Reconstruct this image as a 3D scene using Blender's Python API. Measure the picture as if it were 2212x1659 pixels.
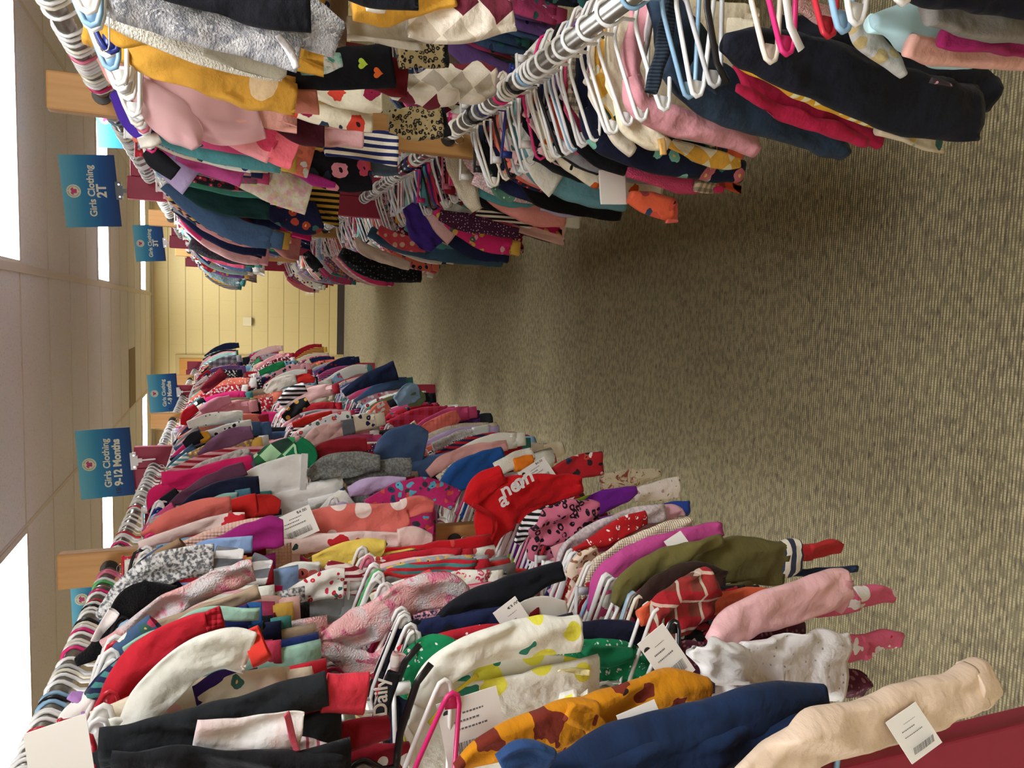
import bpy, math, random
from math import sin, cos, pi, radians, floor, sqrt, atan2
from mathutils import Vector, Matrix, noise
scene = bpy.context.scene
for o in list(bpy.data.objects): bpy.data.objects.remove(o, do_unlink=True)
COL = scene.collection
random.seed(7)

# ------------------------------------------------------------------ camera
CAM_H = 1.67; FPX = 1600.0; CX, CY = 1106.0, 829.5
PITCH, YAW, ROLL = 0.3746, 0.0964, -0.0022
fw = Vector((-sin(YAW)*cos(PITCH), cos(YAW)*cos(PITCH), -sin(PITCH)))
R0 = Vector((cos(YAW), sin(YAW), 0)); U0 = R0.cross(fw)
RT = R0*cos(ROLL) + U0*sin(ROLL); UP = -R0*sin(ROLL) + U0*cos(ROLL)
cam_data = bpy.data.cameras.new('camera'); cam = bpy.data.objects.new('camera', cam_data); COL.objects.link(cam)
cam_data.sensor_width = 36.0; cam_data.lens = 36.0*FPX/2212.0; cam_data.clip_start = 0.02
cr, cu, cb = -UP, RT, -fw      # the phone is held on its side
cam.matrix_world = Matrix(((cr.x, cu.x, cb.x, 0), (cr.y, cu.y, cb.y, 0), (cr.z, cu.z, cb.z, CAM_H), (0, 0, 0, 1)))
scene.camera = cam
def at(px, py, Y):
    d = fw*FPX + RT*(CY-py) - UP*(px-CX)
    return Vector((0, 0, CAM_H)) + d*(Y/d.y)
def mpp(P):                      # metres per pixel at a point
    return (P-Vector((0, 0, CAM_H))).dot(fw)/FPX

# ------------------------------------------------------------------ world, exposure
scene.view_settings.view_transform = 'Standard'; scene.view_settings.look = 'None'
scene.view_settings.gamma = 1.0; scene.view_settings.use_curve_mapping = False
scene.view_settings.exposure = 0.32
w = bpy.data.worlds.new('world'); scene.world = w; w.use_nodes = True
w.node_tree.nodes['Background'].inputs[0].default_value = (1, .98, .95, 1); w.node_tree.nodes['Background'].inputs[1].default_value = 0.3
LAMP_W = 17.0
LAMPS = [(x0, y0) for y0 in (-2.72, .35, 3.42, 6.34, 9.55) for x0 in (.155, -2.28)]

# ------------------------------------------------------------------ colours and materials
def lin(h):
    h = h.lstrip('#'); v = [int(h[i:i+2], 16)/255 for i in (0, 2, 4)]
    return tuple(((c+.055)/1.055)**2.4 if c > .04045 else c/12.92 for c in v)+(1,)
class NT:
    def __init__(s, name):
        s.m = bpy.data.materials.new(name); s.m.use_nodes = True; s.t = s.m.node_tree; s.t.nodes.clear()
        s.out = s.n('ShaderNodeOutputMaterial'); s.b = s.n('ShaderNodeBsdfPrincipled'); s.l(s.b.outputs[0], s.out.inputs[0])
    def n(s, k, **kw):
        x = s.t.nodes.new(k)
        for a, v in kw.items(): setattr(x, a, v)
        return x
    def l(s, a, b): s.t.links.new(a, b)
    def math(s, op, a, b=None, c=None):
        x = s.n('ShaderNodeMath', operation=op)
        for i, v in enumerate((a, b, c)):
            if v is None: continue
            if isinstance(v, (int, float)): x.inputs[i].default_value = v
            else: s.l(v, x.inputs[i])
        return x.outputs[0]
    def mix(s, f, a, b, blend='MIX'):
        x = s.n('ShaderNodeMix', data_type='RGBA', blend_type=blend)
        for i, v in ((0, f), (6, a), (7, b)):
            if isinstance(v, (int, float)): x.inputs[i].default_value = v
            elif isinstance(v, tuple): x.inputs[i].default_value = v
            else: s.l(v, x.inputs[i])
        return x.outputs[2]
    def ramp(s, f, stops, const=False):
        x = s.n('ShaderNodeValToRGB'); e = x.color_ramp
        if const: e.interpolation = 'CONSTANT'
        while len(e.elements) < len(stops): e.elements.new(.5)
        for q, (p, c) in zip(e.elements, stops): q.position = p; q.color = c
        s.l(f, x.inputs[0]); return x.outputs[0]
    def bump(s, h, st, d=.01):
        x = s.n('ShaderNodeBump'); x.inputs['Strength'].default_value = st; x.inputs['Distance'].default_value = d
        s.l(h, x.inputs['Height']); s.l(x.outputs[0], s.b.inputs['Normal'])
MC = {}
def dye(h): return tuple(min(.86, c*1.28) for c in lin(h)[:3])+(1,)
def fab(base, pat='plain', c2='#ffffff', c3=None, sc=1.0, fuzz=0, ang=0):
    """cloth of one colour with a printed, knitted or woven pattern"""
    key = (base, pat, c2, c3, sc, fuzz, ang)
    if key in MC: return MC[key]
    g = NT('cloth_'+pat); b = dye(base); q2 = dye(c2); q3 = dye(c3 or c2)
    tc = g.n('ShaderNodeTexCoord'); mp = g.n('ShaderNodeMapping'); g.l(tc.outputs['Object'], mp.inputs[0])
    mp.inputs['Scale'].default_value = (1, .25, 1); mp.inputs['Rotation'].default_value = (0, ang, 0)
    v = mp.outputs[0]; sx = g.n('ShaderNodeSeparateXYZ'); g.l(v, sx.inputs[0]); X, Z = sx.outputs[0], sx.outputs[2]
    def vor(scale, feat='F1', rnd=1.0, vec=v):
        x = g.n('ShaderNodeTexVoronoi', feature=feat); x.inputs['Scale'].default_value = scale/sc
        x.inputs['Randomness'].default_value = rnd; g.l(vec, x.inputs[0]); return x
    def noi(scale, det=2, vec=v):
        x = g.n('ShaderNodeTexNoise'); x.inputs['Scale'].default_value = scale; x.inputs['Detail'].default_value = det
        g.l(vec, x.inputs[0]); return x
    def warp(scale, amt):
        x = noi(scale); m = g.n('ShaderNodeVectorMath', operation='SCALE'); m.inputs[3].default_value = amt
        g.l(x.outputs['Color'], m.inputs[0]); a = g.n('ShaderNodeVectorMath', operation='ADD'); g.l(v, a.inputs[0]); g.l(m.outputs[0], a.inputs[1]); return a.outputs[0]
    col = None; extra = None
    if pat == 'dots': col = g.mix(g.math('LESS_THAN', vor(28, rnd=.35).outputs['Distance'], .3), b, q2)
    elif pat == 'bigdots': col = g.mix(g.math('LESS_THAN', vor(13, rnd=.5).outputs['Distance'], .3), b, q2)
    elif pat == 'tinydots': col = g.mix(g.math('LESS_THAN', vor(70, rnd=.6).outputs['Distance'], .22), b, q2)
    elif pat == 'stripes': col = g.mix(g.math('GREATER_THAN', g.math('FRACT', g.math('MULTIPLY', Z, 60/sc)), .5), b, q2)
    elif pat == 'vstripes': col = g.mix(g.math('GREATER_THAN', g.math('FRACT', g.math('MULTIPLY', X, 60/sc)), .5), b, q2)
    elif pat == 'thinstripes': col = g.mix(g.math('GREATER_THAN', g.math('FRACT', g.math('MULTIPLY', Z, 70/sc)), .72), b, q2)
    elif pat in ('check', 'plaid'):
        a1 = g.math('GREATER_THAN', g.math('FRACT', g.math('MULTIPLY', X, 22/sc)), .5)
        a2 = g.math('GREATER_THAN', g.math('FRACT', g.math('MULTIPLY', Z, 22/sc)), .5)
        col = g.mix(g.math('MULTIPLY', a1, .5), b, q2); col = g.mix(g.math('MULTIPLY', a2, .5), col, q2 if pat == 'check' else q3)
        if pat == 'plaid':
            for s_ in (X, Z):
                col = g.mix(g.math('MULTIPLY', g.math('LESS_THAN', g.math('FRACT', g.math('MULTIPLY', s_, 22/sc)), .1), .6), col, (.8, .75, .6, 1))
    elif pat == 'diamond':
        u = g.math('ADD', X, Z); d = g.math('SUBTRACT', X, Z)
        fu = g.math('FLOOR', g.math('MULTIPLY', u, 18/sc)); fd = g.math('FLOOR', g.math('MULTIPLY', d, 18/sc))
        par = g.math('MODULO', g.math('ABSOLUTE', g.math('ADD', fu, fd)), 4)
        col = g.mix(g.math('GREATER_THAN', par, .5), b, q2); col = g.mix(g.math('GREATER_THAN', par, 1.5), col, q3); col = g.mix(g.math('GREATER_THAN', par, 2.5), col, lin('#2f4a3e'))
        st = g.math('LESS_THAN', g.math('FRACT', g.math('MULTIPLY', u, 18/sc)), .08); col = g.mix(st, col, q2)
    elif pat == 'floral':
        vv = warp(60, .012); x = vor(34, vec=vv); pick = g.n('ShaderNodeSeparateColor'); g.l(x.outputs['Color'], pick.inputs[0])
        petal = g.ramp(pick.outputs[0], [(0, q2), (.34, q3), (.67, lin('#3f6b63')), (.85, q2)], True)
        col = g.mix(g.math('LESS_THAN', x.outputs['Distance'], .34), b, petal)
        col = g.mix(g.math('LESS_THAN', x.outputs['Distance'], .09), col, lin('#e9c46a'))
    elif pat == 'bigfloral':
        vv = warp(34, .03); x = vor(15, vec=vv); pick = g.n('ShaderNodeSeparateColor'); g.l(x.outputs['Color'], pick.inputs[0])
        petal = g.ramp(pick.outputs[0], [(0, q2), (.3, q3), (.6, lin('#30405c')), (.8, lin('#c8503c'))], True)
        col = g.mix(g.math('LESS_THAN', x.outputs['Distance'], .38), b, petal)
        col = g.mix(g.math('LESS_THAN', x.outputs['Distance'], .1), col, lin('#2a1a24'))
    elif pat == 'leopard':
        vv = warp(50, .01); x = vor(66, vec=vv); d = x.outputs['Distance']
        ring = g.math('MULTIPLY', g.math('GREATER_THAN', d, .2), g.math('LESS_THAN', d, .44))
        ring = g.math('MULTIPLY', ring, g.math('GREATER_THAN', noi(120).outputs[0], .36)); col = g.mix(ring, b, q2)
        col = g.mix(g.math('LESS_THAN', d, .18), col, q3)
    elif pat == 'spots':
        x = vor(45, vec=warp(40, .01)); col = g.mix(g.math('LESS_THAN', x.outputs['Distance'], .33), b, q2)
    elif pat == 'marl':
        col = g.mix(g.ramp(noi(170, 3).outputs[0], [(.42, (0, 0, 0, 1)), (.6, (1, 1, 1, 1))]), b, q2)
    elif pat == 'cloud':
        col = g.mix(g.ramp(noi(24/sc, 3).outputs[0], [(.45, (0, 0, 0, 1)), (.6, (1, 1, 1, 1))]), b, q2)
        col = g.mix(g.ramp(noi(31/sc, 2, warp(9, .4)).outputs[0], [(.55, (0, 0, 0, 1)), (.66, (1, 1, 1, 1))]), col, q3)
    elif pat == 'lemon':
        x = vor(13, rnd=.55); col = g.mix(g.math('LESS_THAN', x.outputs['Distance'], .32), b, q2)
        y = vor(15, rnd=1, vec=warp(14, .08)); col = g.mix(g.math('LESS_THAN', y.outputs['Distance'], .14), col, q3)
    elif pat == 'animals':
        x = vor(17, vec=warp(26, .06)); col = g.mix(g.math('LESS_THAN', x.outputs['Distance'], .33), b, q2)
        y = vor(24, vec=warp(40, .03)); col = g.mix(g.math('LESS_THAN', y.outputs['Distance'], .13), col, q3)
    elif pat == 'sprigs':
        x = vor(42, rnd=.2); y = vor(150, vec=v)
        col = g.mix(g.math('MULTIPLY', g.math('LESS_THAN', x.outputs['Distance'], .3), g.math('LESS_THAN', y.outputs['Distance'], .42)), b, q2)
    elif pat == 'denim':
        col = g.mix(g.ramp(noi(9, 2).outputs[0], [(.4, (0, 0, 0, 1)), (.7, (1, 1, 1, 1))]), b, q2)
        st = g.math('LESS_THAN', g.math('FRACT', g.math('MULTIPLY', g.math('ADD', X, Z), 420)), .3); col = g.mix(g.math('MULTIPLY', st, .25), col, q3 if c3 else q2)
    elif pat == 'glitter':
        col = g.mix(g.math('LESS_THAN', vor(260).outputs['Distance'], .25), b, q2)
    elif pat == 'eyelet':
        x = vor(55, rnd=.7); col = g.mix(g.math('LESS_THAN', x.outputs['Distance'], .12), b, q2); extra = x.outputs['Distance']
    elif pat == 'hearts':
        x = vor(12, rnd=.7, vec=warp(22, .03)); col = g.mix(g.math('LESS_THAN', x.outputs['Distance'], .22), b, q2)
    else:
        col = g.mix(g.math('MULTIPLY', noi(60, 3).outputs[0], .25), b, tuple(c*.82 for c in b[:3])+(1,))
    g.l(col, g.b.inputs['Base Color']); g.b.inputs['Roughness'].default_value = .85
    g.b.inputs['Specular IOR Level'].default_value = .2
    g.b.inputs['Sheen Weight'].default_value = .06
    big = noi(22, 3).outputs[0]
    if pat == 'quilt':
        q = g.math('ABSOLUTE', g.math('SINE', g.math('MULTIPLY', g.math('ADD', X, Z), 75/sc))); r = g.math('ABSOLUTE', g.math('SINE', g.math('MULTIPLY', g.math('SUBTRACT', X, Z), 75/sc)))
        hgt = g.math('MULTIPLY', q, r); g.bump(hgt, .8, .008)
    elif pat == 'knit':
        k = g.math('ABSOLUTE', g.math('SINE', g.math('MULTIPLY', X, 420/sc))); k2 = g.math('ABSOLUTE', g.math('SINE', g.math('MULTIPLY', Z, 420/sc)))
        g.bump(g.math('ADD', k, k2), .7, .002)
    elif fuzz: g.bump(noi(330, 3).outputs[0], .9, .006)
    else: g.bump(g.math('ADD', g.math('MULTIPLY', big, 1.0), g.math('MULTIPLY', noi(500, 1).outputs[0], .04)), .55, .02)
    MC[key] = g.m; return g.m
def simple(name, c, rough=.5, metal=0, noise_s=0, c2=None, spec=.5):
    key = (name, c, c2)
    if key in MC: return MC[key]
    g = NT(name); col = lin(c)
    if noise_s:
        tc = g.n('ShaderNodeTexCoord'); x = g.n('ShaderNodeTexNoise'); x.inputs['Scale'].default_value = noise_s; g.l(tc.outputs['Object'], x.inputs[0])
        g.l(g.mix(x.outputs[0], col, lin(c2 or c)), g.b.inputs['Base Color'])
    else: g.b.inputs['Base Color'].default_value = col
    g.b.inputs['Roughness'].default_value = rough; g.b.inputs['Metallic'].default_value = metal; g.b.inputs['Specular IOR Level'].default_value = spec
    MC[key] = g.m; return g.m
def sheer(name, c, alpha):
    key = (name, c, alpha)
    if key in MC: return MC[key]
    g = NT(name); g.b.inputs['Base Color'].default_value = lin(c); g.b.inputs['Roughness'].default_value = .8
    tr = g.n('ShaderNodeBsdfTransparent'); mx = g.n('ShaderNodeMixShader'); mx.inputs[0].default_value = alpha
    g.l(tr.outputs[0], mx.inputs[1]); g.l(g.b.outputs[0], mx.inputs[2]); g.l(mx.outputs[0], g.out.inputs[0])
    MC[key] = g.m; return g.m
def wood_mat(name, c, c2, ring=14):
    g = NT(name); tc = g.n('ShaderNodeTexCoord'); mp = g.n('ShaderNodeMapping'); g.l(tc.outputs['Object'], mp.inputs[0]); mp.inputs['Scale'].default_value = (1, 1, .07)
    x = g.n('ShaderNodeTexNoise'); x.inputs['Scale'].default_value = ring*4; x.inputs['Detail'].default_value = 5; x.inputs['Distortion'].default_value = .6; g.l(mp.outputs[0], x.inputs[0])
    y = g.n('ShaderNodeTexVoronoi'); y.inputs['Scale'].default_value = 9; g.l(tc.outputs['Object'], y.inputs[0])
    col = g.mix(x.outputs[0], lin(c), lin(c2)); col = g.mix(g.math('MULTIPLY', g.math('LESS_THAN', y.outputs['Distance'], .09), .6), col, lin('#5b3a1c'))
    g.l(col, g.b.inputs['Base Color']); g.b.inputs['Roughness'].default_value = .6; g.bump(x.outputs[0], .2, .003); return g.m
WOOD = wood_mat('pine_wood', '#c99a5e', '#9c6b35'); DOORW = wood_mat('door_wood', '#d29a4a', '#b87c30', 8)
CRIM = simple('crimson_paint', '#a82a4a', .45, 0, 30, '#9c2544'); STEEL = simple('galvanised_steel', '#8d8c88', .32, .9, 120, '#a3a29d')
CHROME = simple('chrome', '#d8d8d8', .18, 1); CARD = simple('white_card', '#e9e6df', .7); BLACKP = simple('black_plastic', '#101012', .35)
INK = simple('printed_ink', '#2b2b2e', .6); GREYINK = simple('grey_ink', '#77777a', .6)
def plastic(c, n='plastic'): return simple(n, c, .28)

# ------------------------------------------------------------------ objects
def raw(name, verts, faces, mat=None, smooth=True):
    me = bpy.data.meshes.new(name); me.from_pydata(verts, [], faces); me.update()
    if smooth: me.polygons.foreach_set('use_smooth', [True]*len(me.polygons))
    me.materials.append(mat); return me
def put(name, me, parent=None, loc=(0, 0, 0), mat=None, rotz=0):
    o = bpy.data.objects.new(name, me); COL.objects.link(o); o.location = loc; o.rotation_euler = (0, 0, rotz)
    if parent: o.parent = parent
    if mat and me is not None:
        o.material_slots[0].link = 'OBJECT'; o.material_slots[0].material = mat
    return o
def tag(o, label, cat, group=None, kind=None):
    if label: o['label'] = label
    if cat: o['category'] = cat
    if group: o['group'] = group
    if kind: o['kind'] = kind
    return o
def empty(name, loc, label, cat, group=None, rotz=0):
    o = bpy.data.objects.new(name, None); COL.objects.link(o); o.location = loc; o.rotation_euler = (0, 0, rotz); o.empty_display_size = .05
    return tag(o, label, cat, group)
class MB:
    def __init__(s): s.v = []; s.f = []
    def box(s, x0, x1, y0, y1, z0, z1):
        b = len(s.v); s.v += [(x, y, z) for z in (z0, z1) for x, y in ((x0, y0), (x1, y0), (x1, y1), (x0, y1))]
        s.f += [tuple(b+i for i in q) for q in ((3, 2, 1, 0), (4, 5, 6, 7), (0, 1, 5, 4), (1, 2, 6, 5), (2, 3, 7, 6), (3, 0, 4, 7))]; return s
    def tube(s, pts, r, k=8, closed=False, r2=None):
        n = len(pts); P = [Vector(p) for p in pts]; b = len(s.v); up = None
        for i in range(n):
            a = P[(i-1) % n] if (closed or i > 0) else P[i]; c = P[(i+1) % n] if (closed or i < n-1) else P[i]
            t = (c-a).normalized()
            if up is None: up = Vector((0, 1, 0)) if abs(t.y) < .9 else Vector((1, 0, 0))
            sd = t.cross(up).normalized(); up = sd.cross(t).normalized()
            rr = r[i] if isinstance(r, (list, tuple)) else r; ry = (r2 if r2 else rr)
            for j in range(k):
                q = 2*pi*j/k; s.v.append(tuple(P[i]+sd*cos(q)*rr+up*sin(q)*ry))
        for i in range(n if closed else n-1):
            for j in range(k): s.f.append((b+i*k+j, b+i*k+(j+1) % k, b+((i+1) % n)*k+(j+1) % k, b+((i+1) % n)*k+j))
        if not closed: s.f.append(tuple(b+j for j in reversed(range(k)))); s.f.append(tuple(b+(n-1)*k+j for j in range(k)))
        return s
    def quad(s, a, b_, c, d): b = len(s.v); s.v += [tuple(a), tuple(b_), tuple(c), tuple(d)]; s.f.append((b, b+1, b+2, b+3)); return s
    def mesh(s, name, mat, smooth=False): return raw(name, s.v, s.f, mat, smooth)
def bevel(o, wd=.003, seg=2):
    m = o.modifiers.new('bevel', 'BEVEL'); m.width = wd; m.segments = seg; m.limit_method = 'ANGLE'; return o
def catmull(P, n):
    out = []
    for i in range(len(P)-1):
        a = P[i-1] if i else P[i]*2-P[i+1]; b, c = P[i], P[i+1]; d = P[i+2] if i+2 < len(P) else c*2-b
        for k in range(n):
            t = k/n; out.append(.5*((2*b)+(c-a)*t+(2*a-5*b+4*c-d)*t*t+(3*b-a-3*c+d)*t**3))
    out.append(P[-1]); return out
def cloth_tube(pts, hw, th=.012, k=14, n=4, wr=.004, seed=0, hollow=True, ruffle=0, square=.75):
    """a flattened, slightly crumpled tube of cloth; pts are Vectors, hw half-widths"""
    th = th*.6; C = catmull([Vector(p) for p in pts], n)
    W = [x.x for x in catmull([Vector((h, 0, 0)) for h in hw], n)]
    N = len(C); V = []; F = []; Yd = Vector((0, 1, 0)); along = 0.0; A = []
    for i in range(N):
        if i: along += (C[i]-C[i-1]).length
        A.append(along)
    rings = [(i, 1.0) for i in range(N)]; fa = wr*2.6; f1 = seed*1.73; sk = .8 if seed % 2 else -.8
    for (i, s) in rings+([(N-1, .9), (max(N-3, 0), .78)] if hollow else []):
        T = (C[min(i+1, N-1)]-C[max(i-1, 0)]).normalized(); S = T.cross(Yd)
        S = S.normalized() if S.length > .01 else Vector((1, 0, 0)); Nn = S.cross(T).normalized()
        u = i/(N-1); t = min(th, W[i]*.6)
        for j in range(k):
            q = 2*pi*j/k; cx = cos(q); sy = sin(q)
            cx = math.copysign(abs(cx)**square, cx); sy = math.copysign(abs(sy)**.8, sy)
            rf = ruffle*u*u*sin(j*2*pi/k*5+seed)*W[i]; lat = cx*W[i]
            # soft folds running along the cloth, shared by front and back
            fo = noise.noise(Vector(((lat+sk*.35*A[i])*34, A[i]*7, f1)))*fa+noise.noise(Vector((lat*70, A[i]*26, f1+9)))*fa*.45
            fb = noise.noise(Vector((lat*40, A[i]*16+5, f1+20+(7 if sy > 0 else 0))))*fa*.5
            e = noise.noise(Vector((A[i]*24, 3.3+(5 if cx > 0 else 0), f1)))*wr*.9
            V.append(tuple(C[i]+S*(cx*(W[i]*s+e))+Nn*(sy*t*s+rf+fo*s+fb*s)))
    for i in range(len(V)//k-1):
        for j in range(k): F.append((i*k+j, i*k+(j+1) % k, (i+1)*k+(j+1) % k, (i+1)*k+j))
    F.append(tuple(reversed(range(k)))); F.append(tuple(len(V)-k+j for j in range(k)))
    return V, F
def ct(name, pts, hw, mat, **kw):
    V, F = cloth_tube(pts, hw, **kw); return raw(name, V, F, mat)
# ------------------------------------------------------------------ the room
CH = 2.53; YF = 10.95; XL0, XR0, YB = -4.1, 3.7, -3.4
def struct(name, mb, mat): o = put(name, mb.mesh(name, mat)); tag(o, None, None, kind='structure'); return o
g = NT('carpet'); tc = g.n('ShaderNodeTexCoord')
def _m(sx, sy, sc, det=2):
    mp = g.n('ShaderNodeMapping'); mp.inputs['Scale'].default_value = (sx, sy, 1); g.l(tc.outputs['Object'], mp.inputs[0])
    x = g.n('ShaderNodeTexNoise'); x.inputs['Scale'].default_value = sc; x.inputs['Detail'].default_value = det; g.l(mp.outputs[0], x.inputs[0]); return x.outputs[0]
sp = g.n('ShaderNodeSeparateXYZ'); g.l(tc.outputs['Object'], sp.inputs[0])
rib = g.math('ABSOLUTE', g.math('SINE', g.math('MULTIPLY', sp.outputs[1], pi/.0087)))
loop = g.math('ABSOLUTE', g.math('SINE', g.math('MULTIPLY', sp.outputs[0], pi/.006)))
BW = lambda a_, b_: [(a_, (0, 0, 0, 1)), (b_, (1, 1, 1, 1))]
mask = g.ramp(_m(1, 1.7, 34, 3), BW(.42, .56)); pat2 = g.ramp(_m(1, 1, 5, 3), BW(.35, .7)); dash = g.ramp(_m(1, 4.5, 30, 1), BW(.6, .68)); grain = _m(1, 1, 260, 2)
line = g.math('MULTIPLY', g.ramp(rib, BW(.35, .85)), g.math('ADD', .25, g.math('MULTIPLY', mask, .75)))
line = g.math('MULTIPLY', line, g.math('ADD', .55, g.math('MULTIPLY', loop, .45)))
c = g.mix(pat2, lin('#686150'), lin('#787259')); c = g.mix(g.math('MULTIPLY', line, .9), c, lin('#bdb18a')); c = g.mix(g.math('MULTIPLY', dash, .6), c, lin('#393236')); c = g.mix(g.math('MULTIPLY', grain, .35), c, lin('#857b60'))
g.l(c, g.b.inputs['Base Color']); g.b.inputs['Roughness'].default_value = .95; g.b.inputs['Specular IOR Level'].default_value = .1
g.bump(g.math('ADD', rib, g.math('MULTIPLY', loop, .4)), .6, .004); CARPET = g.m
g = NT('ceiling_tile'); tc = g.n('ShaderNodeTexCoord'); x = g.n('ShaderNodeTexNoise'); x.inputs['Scale'].default_value = 120; x.inputs['Detail'].default_value = 4; g.l(tc.outputs['Object'], x.inputs[0])
c = g.mix(g.ramp(x.outputs[0], [(.3, (0, 0, 0, 1)), (.42, (1, 1, 1, 1))]), lin('#d6d3d0'), lin('#f2f0ee')); g.l(c, g.b.inputs['Base Color']); g.b.inputs['Roughness'].default_value = .9; g.bump(x.outputs[0], .3, .003); TILE = g.m
def block_mat(axis):
    g = NT('painted_block'); tc = g.n('ShaderNodeTexCoord'); sp = g.n('ShaderNodeSeparateXYZ'); g.l(tc.outputs['Object'], sp.inputs[0])
    row = g.math('DIVIDE', sp.outputs[2], .2108); fr = g.math('FRACT', row); d = g.math('MINIMUM', fr, g.math('SUBTRACT', 1, fr))
    j = g.math('LESS_THAN', d, .022); half = g.math('MULTIPLY', g.math('MODULO', g.math('FLOOR', row), 2), .5)
    cx = g.math('FRACT', g.math('ADD', g.math('DIVIDE', g.math('ADD', sp.outputs[axis], 20), .406), half)); dx = g.math('MINIMUM', cx, g.math('SUBTRACT', 1, cx)); j2 = g.math('LESS_THAN', dx, .006)
    x = g.n('ShaderNodeTexNoise'); x.inputs['Scale'].default_value = 60; x.inputs['Detail'].default_value = 4; g.l(tc.outputs['Object'], x.inputs[0])
    c = g.mix(x.outputs[0], lin('#d2bd80'), lin('#dcc98f')); c = g.mix(j, c, lin('#9c8a55')); c = g.mix(g.math('MULTIPLY', j2, .22), c, lin('#a8945c'))
    g.l(c, g.b.inputs['Base Color']); g.b.inputs['Roughness'].default_value = .55
    g.bump(g.math('SUBTRACT', g.math('MULTIPLY', x.outputs[0], .3), j), .5, .004); return g.m
BLK = block_mat(0); BLKY = block_mat(1); GRID = simple('ceiling_grid', '#e2d9cd', .6); DARKG = simple('baseboard_vinyl', '#3b3430', .55)
struct('floor', MB().box(XL0, XR0, YB, YF, -.1, 0), CARPET)
struct('ceiling', MB().box(XL0, XR0, YB, YF, CH, CH+.1), TILE)
struct('wall_back', MB().box(XL0, XR0, YF, YF+.15, 0, CH), BLK)
struct('wall_front', MB().box(XL0, XR0, YB-.15, YB, 0, CH), BLK)
struct('wall_left', MB().box(XL0-.15, XL0, YB, YF, 0, CH), BLKY)
struct('wall_right', MB().box(XR0, XR0+.15, YB, YF, 0, CH), BLKY)
struct('baseboard_back', MB().box(-.62, XR0, YF-.012, YF, 0, .1), DARKG)
struct('baseboard_left', MB().box(XL0, XL0+.012, YB, YF, 0, .1), DARKG)
mb = MB(); yk = 4.025-.61*12
while yk < YF:
    if yk > YB: mb.box(XL0, XR0, yk-.006, yk+.006, CH-.003, CH+.004)
    yk += .61
struct('trim_1', mb, GRID)
mb = MB()
for xk in (-3.5, -2.28, -1.06, 1.375, 2.6): mb.box(xk-.012, xk+.012, YB, YF, CH-.004, CH+.004)
mb.box(.13, .17, YB, YF, CH-.012, CH+.004); struct('trim_2', mb, GRID)
struct('trim_3', MB().box(XL0, XR0, YF-.025, YF, CH-.03, CH-.001), GRID)
v = struct('trim_4', MB().box(-1.04, -.45, 8.32, 8.88, CH-.006, CH+.002), simple('return_grille', '#8a7c62', .6, 0, 200, '#6e6250'))
# ceiling lamps
gl = NT('lamp_diffuser'); gl.t.nodes.remove(gl.b); e = gl.n('ShaderNodeEmission'); tc = gl.n('ShaderNodeTexCoord'); sp = gl.n('ShaderNodeSeparateXYZ'); gl.l(tc.outputs['Object'], sp.inputs[0])
wv = gl.math('ABSOLUTE', gl.math('SINE', gl.math('MULTIPLY', sp.outputs[1], pi/.2))); st = gl.math('ADD', LAMP_W*.8, gl.math('MULTIPLY', wv, LAMP_W*.3))
e.inputs[0].default_value = (.98, .985, 1, 1); gl.l(st, e.inputs[1]); gl.l(e.outputs[0], gl.out.inputs[0]); DIFF = gl.m
where = {(.155, 3.42): 'nearest ceiling lamp in view, upper right of the aisle', (-2.28, 3.42): 'nearest ceiling lamp in view, above the left clothing rack',
 (.155, 6.34): 'ceiling lamp behind the 2T sign', (-2.28, 6.34): 'ceiling lamp behind the 9-12 months sign', (.155, 9.55): 'small far ceiling lamp beside the 3T sign, near the block wall', (-2.28, 9.55): 'small far ceiling lamp beside the 6-9 months sign, near the block wall'}
for (x0, y0) in LAMPS:
    side = 'right' if x0 > 0 else 'left'
    lab = where.get((x0, y0), 'recessed fluorescent ceiling lamp %s on the %s side' % ('overhead' if y0 > 0 else 'behind the viewer', side))
    t = empty('ceiling_light', (x0, y0, CH), 'bright white '+lab, 'light', 'recessed fluorescent ceiling lights')
    put('diffuser', MB().box(.03, 1.19, .03, .58, -.004, 0).mesh('diffuser', DIFF), t)
    fr = MB().box(0, 1.22, 0, .03, -.008, 0).box(0, 1.22, .58, .61, -.008, 0).box(0, .03, .03, .58, -.008, 0).box(1.19, 1.22, .03, .58, -.008, 0)
    put('frame', fr.mesh('frame', GRID), t)
# far wall furniture
IV = plastic('#e0d4ac', 'ivory_plastic')
t = empty('wall_outlet', (.255, YF, .49), 'small ivory electrical outlet low on the yellow block wall', 'outlet')
put('cover_plate', MB().box(-.04, .04, -.006, 0, -.06, .06).mesh('cover_plate', IV), t)
for z in (-.026, .026):
    o = put('socket', MB().tube([(0, -.006, z), (0, -.011, z)], .017, 14).mesh('socket', plastic('#f3ecd4', 'white_socket')), t)
t = empty('switch_plate', (-.18, YF, 1.325), 'blank ivory cover plate in the middle of the yellow block wall', 'wall plate')
bevel(put('cover_plate', MB().box(-.06, .06, -.008, 0, -.055, .055).mesh('cover_plate', IV), t))
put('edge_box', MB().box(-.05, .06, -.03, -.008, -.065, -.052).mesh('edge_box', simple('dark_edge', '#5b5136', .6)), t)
t = empty('door_1', (-1.2, YF, 0), 'orange varnished wooden door at the far end behind the left rack', 'door'); t['kind'] = 'structure'
put('door_panel', MB().box(-.41, .5, -.045, 0, 0, 2.19).mesh('door_panel', DOORW), t)
put('door_frame', MB().box(.5, .55, -.03, 0, 0, 2.24).box(-.46, -.41, -.03, 0, 0, 2.24).box(-.41, .5, -.03, 0, 2.19, 2.24).mesh('door_frame', simple('frame_paint', '#c2ad74', .5)), t)
put('notice', MB().box(-.2, .12, -.05, -.045, 1.55, 1.95).mesh('notice', simple('brown_paper', '#a08a55', .8)), t)
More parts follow.
